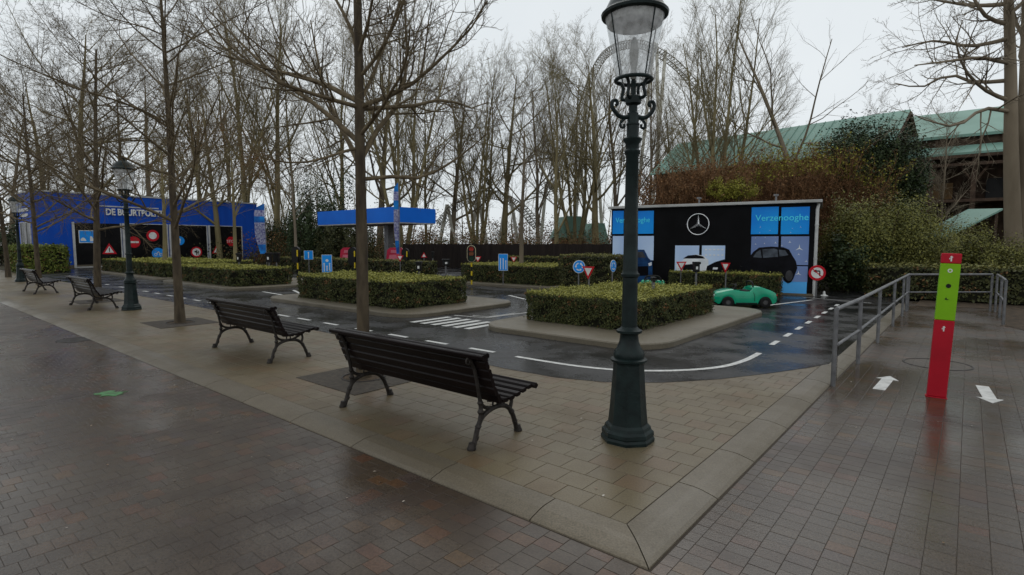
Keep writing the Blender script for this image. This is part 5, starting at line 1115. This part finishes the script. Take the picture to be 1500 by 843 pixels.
def signal(label, px, py, Y, front, base=0.0, h=24, rz=0.0):
    c = atd(px, py, Y); k = Y / F; hh = h * k; ww = hh * .52; t = thing('traffic_light', label, 'traffic light', (c.x, c.y, base), rz, 'small traffic lights of the garden'); z = c.z - base
    mb = MB(); n = 5; pz = z - hh / 2 if front else z + hh * .3; y_ = 0.06 if not front else 0.05
    for i in range(n): mb.lathe([(0.03, pz * i / n), (0.03, pz * (i + 1) / n)], 8, (0 if front else -ww * .05 + ww * .35, y_ if front else -0.10), mi=i % 2)
    mb.build('pole', ['yellow', 'sign_black'], t)
    def cap(w_, h_): return [(w_ / 2 * math.cos(a), z + (h_ / 2 - w_ / 2) * (1 if i < 9 else -1) + w_ / 2 * math.sin(a)) for i, a in enumerate([math.pi * q / 8 for q in range(9)] + [math.pi + math.pi * q / 8 for q in range(9)])]
    mb = MB()
    if front: mb.plate(cap(ww, hh), -0.02, 0.02, 0); mb.plate(cap(ww * .86, hh * .94), -0.05, -0.021, 1)
    else: mb.plate(cap(ww * 1.0, hh), -0.06, 0.06, 1)
    hd = mb.build('head', ['cream', 'sign_black'], t)
    if front:
        for q, m in ((1, 'lens_red'), (0, 'lens_amber'), (-1, 'lens_green')):
            mb = MB(); mb.disc(0, z + q * hh * .27, ww * .27, -0.062, -0.051, 0, 18); ln = mb.build('lens', m, hd)
            mb = MB(); mb.tube([(ww * .31 * math.cos(a), -0.10, z + q * hh * .27 + ww * .31 * math.sin(a)) for a in [math.pi * j / 8 for j in range(9)]], 0.012, 5); mb.build('hood', 'sign_black', hd)
signal('traffic light facing the viewer with a pale rounded border', 690.5, 372, 20.6, True, KI, 25)
signal('traffic light seen from behind on a striped pole, left of the blue arrow sign', 434, 374, 23.5, False, 0, 25, -0.2)
signal('traffic light seen from behind beside the left red pump', 517, 376, 25.0, False, 0, 27, -0.2)
signal('traffic light seen from behind beside the right red pump', 594, 375, 25.5, False, 0, 22, -0.2)
def meter(label, px, py, Y, base, h=0.30, w=0.14, rz=0.0, white=True):
    c = atd(px, py, Y); t = thing('signal_post', label, 'post', (c.x, c.y, base), rz, 'dark sensor posts of the garden'); z = c.z - base
    mb = MB(); mb.tube([(0, 0, 0), (0, 0, z)], 0.035, 8); mb.build('pole', 'galv', t, True); mb = MB(); mb.box(-w / 2, w / 2, -0.09, 0.09, z - h * .5, z + h * .5, 0, 0.02); mb.box(-w * .65, w * .65, -0.12, 0.10, z + h * .35, z + h * .6, 0, 0.01); hb = mb.build('head', 'sign_black', t)
    if white: mb = MB(); mb.box(-w * .25, w * .15, -0.096, -0.0905, z - h * .2, z + h * .1); mb.build('label_plate', 'white', hb)
meter('dark sensor post on the long hedge behind the nearest tree', 614, 391, 16.2, KI, 0.26, 0.14)
meter('dark sensor post with a pale plate behind the long hedge', 653, 385, 20.5, 0, 0.22, 0.22, 0.4)
meter('dark sensor post in front of the white printed car', 1020, 392, 17.4, 0, 0.30, 0.16)
meter('slim dark post on the front island hedge before the black roll bar', 957, 410, 11.9, KI, 0.10, 0.07, 0, False)
meter('dark post left of the rightmost blue building window tree', 350, 378, 24.0, KI, 0.35, 0.13)
meter('dark post with pale label near the left feather flag', 394, 378, 25.0, KI, 0.4, 0.2)
meter('second dark box post near the left feather flag', 405, 378, 25.6, KI, 0.4, 0.24, 0, False)
meter('far slim post right of the warning triangle', 634, 374, 28.0, 0, 0.3, 0.1, 0, False)

# ------------------------------------------------------------------ green ride-on cars
def play_car(label, loc, rz):
    t = thing('ride_on_car', label, 'toy car', loc, rz, 'green open ride-on cars')      # local x: nose at -x
    L = 1.62; N = 44; xs = [-L / 2 + L * i / (N - 1) for i in range(N)]
    def itp(x, tab): return float(np.interp(x, [a for a, _ in tab], [b for _, b in tab]))
    top = [(-.81, .27), (-.78, .33), (-.70, .375), (-.55, .41), (-.40, .445), (-.30, .46), (-.22, .44), (.0, .415), (.12, .42), (.17, .50), (.22, .535), (.36, .525), (.52, .47), (.66, .42), (.76, .37), (.81, .30)]
    wid = [(-.81, .20), (-.76, .29), (-.62, .345), (-.3, .36), (.3, .365), (.62, .35), (.76, .30), (.81, .23)]
    wx = (-0.46, 0.47); mb = MB(); vs = []; npt = 14
    for x in xs:
        z1 = itp(x, top); w = itp(x, wid); zb = 0.10 if abs(x) < .70 else 0.10 + (abs(x) - .70) * .7; d = min(abs(x - q) for q in wx)
        if d < .165: zb = max(zb, 0.125 + math.sqrt(max(0, .165 ** 2 - d * d)) * 0.98)
        cock = -0.27 < x < 0.16; zin = 0.20 if cock else z1 + 0.012; wi = w * 0.74; zb = min(zb, z1 - 0.05)
        half = [(w * .97, zb), (w, zb + (z1 - zb) * .35), (w * .985, zb + (z1 - zb) * .62), (w * .93, z1 - 0.03), (w * .86, z1), (wi, z1 + (0.004 if not cock else 0)), (wi * .96, zin)]
        vs += [(x, a, b) for a, b in half] + [(x, -a, b) for a, b in half[::-1]]
    fs = [(i * npt + q, i * npt + q + 1, (i + 1) * npt + q + 1, (i + 1) * npt + q) for i in range(N - 1) for q in range(npt - 1)] + [tuple(range(npt)), tuple((N - 1) * npt + q for q in range(npt))]
    mb.add(vs, fs); body = mb.build('body', 'car_green', t, True)
    for s in (-1, 1):
        mb = MB(); mb.box(-.26, .27, s * .352 - .012, s * .352 + .012, .105, .135, 0, .004); mb.build('sill', 'rubber', t); mb = MB(); mb.tube([(.20, s * .366, .18), (.20, s * .371, .30), (.17, s * .352, .40)], .005, 5); mb.build('door_seam', 'rubber', t)
        mb = MB(); mb.box(.775, .80, s * .22 - .05, s * .22 + .05, .30, .335, 0, .006); mb.build('tail_light', 'red', t)
    mb = MB(); q = smooth_curve([(-.30, -.25, .45), (-.24, -.23, .56), (-.23, 0, .58), (-.24, .23, .56), (-.30, .25, .45)], 5); mb.tube(q, .014, 6); mb.build('windscreen_frame', 'rubber', t, True)
    mb = MB(); mb.box(-.76, .76, -.20, .20, 0.10, 0.19, 0, .02); mb.box(-.30, .2, -.30, .30, .07, .11); mb.build('chassis', 'rubber', t)
    mb = MB(); mb.box(-.25, .15, -.255, .255, .205, .215); mb.box(.02, .16, -.23, .23, .215, .44, 0, .03); mb.build('seat', 'rubber', t)
    mb = MB(); mb.tube([(-.20 + .03 * math.sin(a), .12 * math.cos(a), .50 + .10 * math.sin(a)) for a in [2 * math.pi * i / 16 for i in range(16)]], .013, 6, closed=True); mb.tube([(-.20, 0, .50), (-.30, 0, .42)], .016, 6); mb.build('steering_wheel', 'rubber', t, True)
    mb = MB(); q = smooth_curve([(.20, -.24, .46), (.19, -.22, .60), (.185, -.12, .66), (.185, .12, .66), (.19, .22, .60), (.20, .24, .46)], 5); mb.tube(q, .022, 8); mb.build('roll_bar', 'rubber', t, True)
    for x in wx:
        for s in (-1, 1):
            mb = MB(); y0 = s * .365; pr = [(.06, -.045), (.115, -.05), (.140, -.04), (.148, -.02), (.148, .02), (.140, .04), (.115, .05), (.06, .045)]; n = 22
            vs = [(x + r_ * math.cos(2 * math.pi * i / n), y0 + o_ - s * .03, .148 + r_ * math.sin(2 * math.pi * i / n)) for r_, o_ in pr for i in range(n)]
            mb.add(vs, [(j * n + i, j * n + (i + 1) % n, (j + 1) * n + (i + 1) % n, (j + 1) * n + i) for j in range(len(pr) - 1) for i in range(n)]); wh = mb.build('wheel', 'rubber', t, True)
            mb = MB(); mb.disc(x, .148, .09, y0 - s * .03 + s * .03, y0 - s * .03 + s * .012, 0, 20); mb.disc(x, .148, .03, y0 + s * .012, y0 - s * .01, 0, 12); mb.build('rim', 'rim', wh)
    for s in (-1, 1):
        mb = MB(); mb.lathe([(.045, 0), (.04, .02), (0, .028)], 12); o = mb.build('headlight', 'print_white', t, True); o.location = (-.765, s * .2, .30); o.rotation_euler = (0, R(-80), 0)
    mb = MB(); mb.box(-.85, -.79, -.24, .24, .13, .20, 0, .02); mb.build('front_bumper', 'rubber', t); mb = MB(); mb.box(.79, .86, -.27, .27, .14, .22, 0, .02); mb.build('rear_bumper', 'rubber', t)
    return t
pc = at(1092, 451, 0); cA = play_car('open green ride-on car parked side-on beside the front island', (pc.x, pc.y + 0.25, ZR), R(-4))
copy_tree(cA, 'open green ride-on car half hidden behind the front island hedge', (sx(957, 16.4), 16.4, ZR), R(78))

# ------------------------------------------------------------------ green-roofed halls at the right
def hall(label, ridge, eave_drop, half, name='hall'):
    pass
r0, r1 = atd(992, 213, 51), atd(1334, 163, 38)
rd = Vector((r1.x - r0.x, r1.y - r0.y, 0)); t = thing('hall', 'long hall with a green metal roof and red gable behind the shrubs', 'building', (r0.x, r0.y, 0), math.atan2(rd.y, rd.x)); L = rd.length
zr = r1.z; ze = zr - 3.1; hw = 4.4
mb = MB()
for s in (-1, 1): mb.add([(0, 0, zr), (L, 0, zr), (L, s * hw, ze), (0, s * hw, ze), (0, 0, zr + .12), (L, 0, zr + .12), (L, s * hw, ze + .12), (0, s * hw, ze + .12)], [(0, 1, 2, 3), (4, 5, 6, 7), (0, 1, 5, 4), (1, 2, 6, 5), (2, 3, 7, 6), (3, 0, 4, 7)])
rf = mb.build('roof', 'copper_green', t)
mb = MB(); mb.add([(0, -0.03, -.0), (0, -hw, ze - zr), (0, -hw, ze - zr + .04), (0, -.03, .04), (.04, -.03, 0), (.04, -hw, ze - zr), (.04, -hw, ze - zr + .04), (.04, -.03, .04)], [(0, 1, 2, 3), (4, 5, 6, 7), (0, 1, 5, 4), (1, 2, 6, 5), (2, 3, 7, 6), (3, 0, 4, 7)]); sm = None
k = 0.6
while k < L - .1:
    if sm is None: o = mb.build('roof_seam', 'copper_seam', rf); sm = o.data
    else: o = link('roof_seam', sm, rf)
    o.location = (k, 0, zr + .121); k += 0.62
mb = MB(); mb.box(0.3, L - 1.0, -hw + .6, hw - .6, 0, ze + .2); mb.build('wall', 'timber', t)
mb = MB(); mb.add([(L - .98, -hw + .6, 0), (L - .98, hw - .6, 0), (L - .98, hw - .6, ze + .3), (L - .98, 0, zr - .1), (L - .98, -hw + .6, ze + .3), (L - .9, -hw + .6, 0), (L - .9, hw - .6, 0), (L - .9, hw - .6, ze + .3), (L - .9, 0, zr - .1), (L - .9, -hw + .6, ze + .3)], [(0, 1, 2, 3, 4), (5, 6, 7, 8, 9), (0, 1, 6, 5), (1, 2, 7, 6), (2, 3, 8, 7), (3, 4, 9, 8), (4, 0, 5, 9)]); mb.build('gable', 'brick_red', t)
for s in (-1, 1):
    mb = MB(); mb.tube([(L - .05, 0, zr - .08), (L - .05, s * hw, ze - .08)], 0.16, 4); mb.build('barge_board', 'timber', t)
    mb = MB(); mb.tube([(L - .5, s * 1.5, ze + .6), (L - .5, 0, zr - .3)], 0.12, 4); mb.build('gable_brace', 'timber', t)
# second hall with open timber veranda
q0, q1 = atd(1338, 205, 40), atd(1520, 185, 36); qd = Vector((q1.x - q0.x, q1.y - q0.y, 0)); zz = H + (357 - 200) / F * 38
t = thing('veranda_hall', 'hall with flat green roof edge above an open dark timber veranda at right', 'building', (q0.x, q0.y, 0), math.atan2(qd.y, qd.x)); L = qd.length + 4
def zpx(y, Y=38): return H + (357 - y) / F * Y
mb = MB(); mb.add([(-.3, -1.2, zpx(203)), (L, -1.2, zpx(203)), (L, 4, zpx(150)), (-.3, 4, zpx(150)), (-.3, -1.2, zpx(207)), (L, -1.2, zpx(207)), (L, 4, zpx(158)), (-.3, 4, zpx(158))], [(0, 1, 2, 3), (4, 5, 6, 7), (0, 1, 5, 4), (1, 2, 6, 5), (2, 3, 7, 6), (3, 0, 4, 7)]); mb.build('roof', 'copper_green', t)
mb = MB(); mb.box(0, L, -.9, 4, zpx(222), zpx(204)); mb.build('upper_wall', 'timber', t)
mb = MB(); mb.add([(-.2, -1.0, zpx(218)), (L, -1.0, zpx(218)), (L, -2.6, zpx(232)), (-.2, -2.6, zpx(232)), (-.2, -1.0, zpx(221)), (L, -1.0, zpx(221)), (L, -2.6, zpx(235)), (-.2, -2.6, zpx(235))], [(0, 1, 2, 3), (4, 5, 6, 7), (0, 1, 5, 4), (1, 2, 6, 5), (2, 3, 7, 6), (3, 0, 4, 7)]); mb.build('lower_roof', 'copper_green', t)
for k in range(9): mb = MB(); x = k * 1.15 + .2; mb.box(x - .07, x + .07, -1.1, -.92, zpx(224), zpx(204)); mb.build('window_post', 'timber', t)
for z in (236, 247): mb = MB(); mb.box(-1.6, L, -2.9, -2.7, zpx(z + 4), zpx(z)); mb.build('beam', 'timber', t)
for k in range(6): mb = MB(); x = -1.0 + k * 2.2; mb.box(x - .13, x + .13, -2.7, -2.44, 0, zpx(236)); mb.build('post', 'timber', t)
for k in range(5):
    x = -1.0 + k * 2.2
    for s in (0, 1): mb = MB(); mb.tube([(x + (.1 if s == 0 else 2.1), -2.57, zpx(272)), (x + (.7 if s == 0 else 1.5), -2.57, zpx(251))], .07, 4); mb.build('brace', 'timber', t)
mb = MB(); mb.box(-2, L, 1.5, 1.7, 0, zpx(214)); mb.build('back_wall', 'timber', t)
mb = MB(); mb.box(0.9, 2.4, 1.35, 1.48, zpx(290), zpx(266)); mb.build('board_sign', 'tan', t)
for k in range(2): mb = MB(); mb.box(4.2 + k * 2.6, 5.6 + k * 2.6, 1.35, 1.48, zpx(300), zpx(262)); mb.build('window', 'blackglass', t)
mb = MB(); mb.box(-2, L, -2.75, 1.5, zpx(300), zpx(296)); mb.build('deck', 'timber', t)
for k in range(6): mb = MB(); mb.box(6.1, 8.0, -4.0 + k * .22, -3.8 + k * .22, zpx(345 - k * 6), zpx(342 - k * 6)); mb.build('stair_tread', 'tan', t)
# small green tent roof below the veranda
g0 = atd(1405, 345, 30); mb = MB(); mb.add([(-1.5, -1, 0), (1.4, -1, 1.5), (1.4, 1.2, 1.6), (-1.5, 1.2, .1), (-1.5, -1, .1), (1.4, -1, 1.6), (1.4, 1.2, 1.7), (-1.5, 1.2, .2)], [(0, 1, 2, 3), (4, 5, 6, 7), (0, 1, 5, 4), (1, 2, 6, 5), (2, 3, 7, 6), (3, 0, 4, 7)])
t = thing('stair_roof', 'sloping small green roof over the stairs below the veranda', 'roof', (g0.x, g0.y, 0)); o = mb.build('roof_sheet', 'copper_green', t); o.location = (0, 0, g0.z - .2)
for x, y in ((-1.3, -.8), (1.2, -.8), (-1.3, 1), (1.2, 1)): mb = MB(); mb.box(x - .08, x + .08, y - .08, y + .08, 0, g0.z + (x + 1.5) / 2.9 * 1.5 - .22); mb.build('post', 'timber', t)
# green gable glimpsed through the wood
for lab, px, py, Y, wd in (('small green steep roof glimpsed through trunks left of the lamp', 832, 318, 62, 3.0), ('small green roof glimpsed through trunks at the showroom left edge', 868, 328, 64, 2.6)):
    p = atd(px, py, Y); t = thing('cottage', lab, 'building', (p.x, Y, 0), 0.2); mb = MB(); mb.plate([(-wd * .6, p.z - 2.4), (wd * .6, p.z - 2.4), (wd * .35, p.z), (-wd * .2, p.z)], -1.5, 1.5); mb.build('roof', 'copper_green', t); mb = MB(); mb.box(-wd * .5, wd * .5, -1.3, 1.3, 0, p.z - 2.38); mb.build('wall', 'timber', t)

# ------------------------------------------------------------------ roller coaster
def track(t, pts, gauge=1.0, name='track'):
    q = [Vector(p) for p in smooth_curve([tuple(p) for p in pts], 10)]; n = len(q); A, B, Sp = [], [], []
    for i, p in enumerate(q):
        tg = (q[min(i + 1, n - 1)] - q[max(i - 1, 0)]).normalized(); sd = Vector((-tg.y, tg.x, 0)); sd = sd.normalized() if sd.length > .05 else Vector((0, 1, 0)); up = sd.cross(tg)
        if up.z < 0: up = -up
        A.append(p + sd * gauge / 2); B.append(p - sd * gauge / 2); Sp.append(p - up * gauge * .8)
    for nm, P, r_ in (('rail', A, .045), ('rail', B, .045), ('spine', Sp, .06)): mb = MB(); mb.tube(P, r_, 6); mb.build(nm, 'coaster_track', t, True)
    mb = MB()
    for i in range(0, n - 1):
        mb.tube([A[i], Sp[i]], .03, 4); mb.tube([B[i], Sp[i]], .03, 4); mb.tube([A[i], B[i]], .03, 4); mb.tube([Sp[i], A[i + 1]], .03, 4); mb.tube([Sp[i], B[i + 1]], .03, 4)
    mb.build('lattice', 'coaster_track', t)
t = thing('roller_coaster', 'lattice roller coaster track with pale supports looping through the wood', 'roller coaster', (0, 66, 0)); o0 = Vector((0, 66, 0))
def cp(px, py, Y): return atd(px, py, Y) - o0
track(t, [cp(838, 210, 66), cp(852, 145, 66), cp(872, 92, 66), cp(900, 66, 66), cp(940, 62, 67), cp(975, 80, 67), cp(1010, 112, 68), cp(1045, 160, 68), cp(1075, 225, 69), cp(1095, 300, 70)], 1.0)
track(t, [cp(640, 325, 62), cp(665, 298, 62), cp(700, 281, 62), cp(735, 283, 63), cp(765, 300, 63), cp(790, 330, 64)], 1.1)
track(t, [cp(800, 270, 66), cp(840, 240, 66), cp(880, 225, 66), cp(930, 226, 66), cp(975, 244, 66), cp(1010, 275, 66)], 1.1)
for (x0, y0, x1, y1, Y) in ((655, 300, 640, 372, 62), (655, 300, 672, 372, 62), (700, 284, 686, 372, 62), (700, 284, 716, 372, 62), (742, 288, 728, 372, 63), (748, 288, 762, 372, 63), (862, 112, 838, 372, 66), (868, 100, 884, 372, 66), (958, 62, 925, 372, 67), (962, 64, 968, 372, 67), (975, 74, 950, 372, 67), (850, 232, 862, 372, 66), (800, 270, 790, 372, 66), (790, 240, 862, 330, 68), (1040, 160, 1030, 372, 68)):
    a, b = cp(x0, y0, Y), cp(x1, y1, Y); b.z = 0; mb = MB(); mb.tube([a, b], 0.20, 8); mb.build('support', 'coaster_white', t, True)
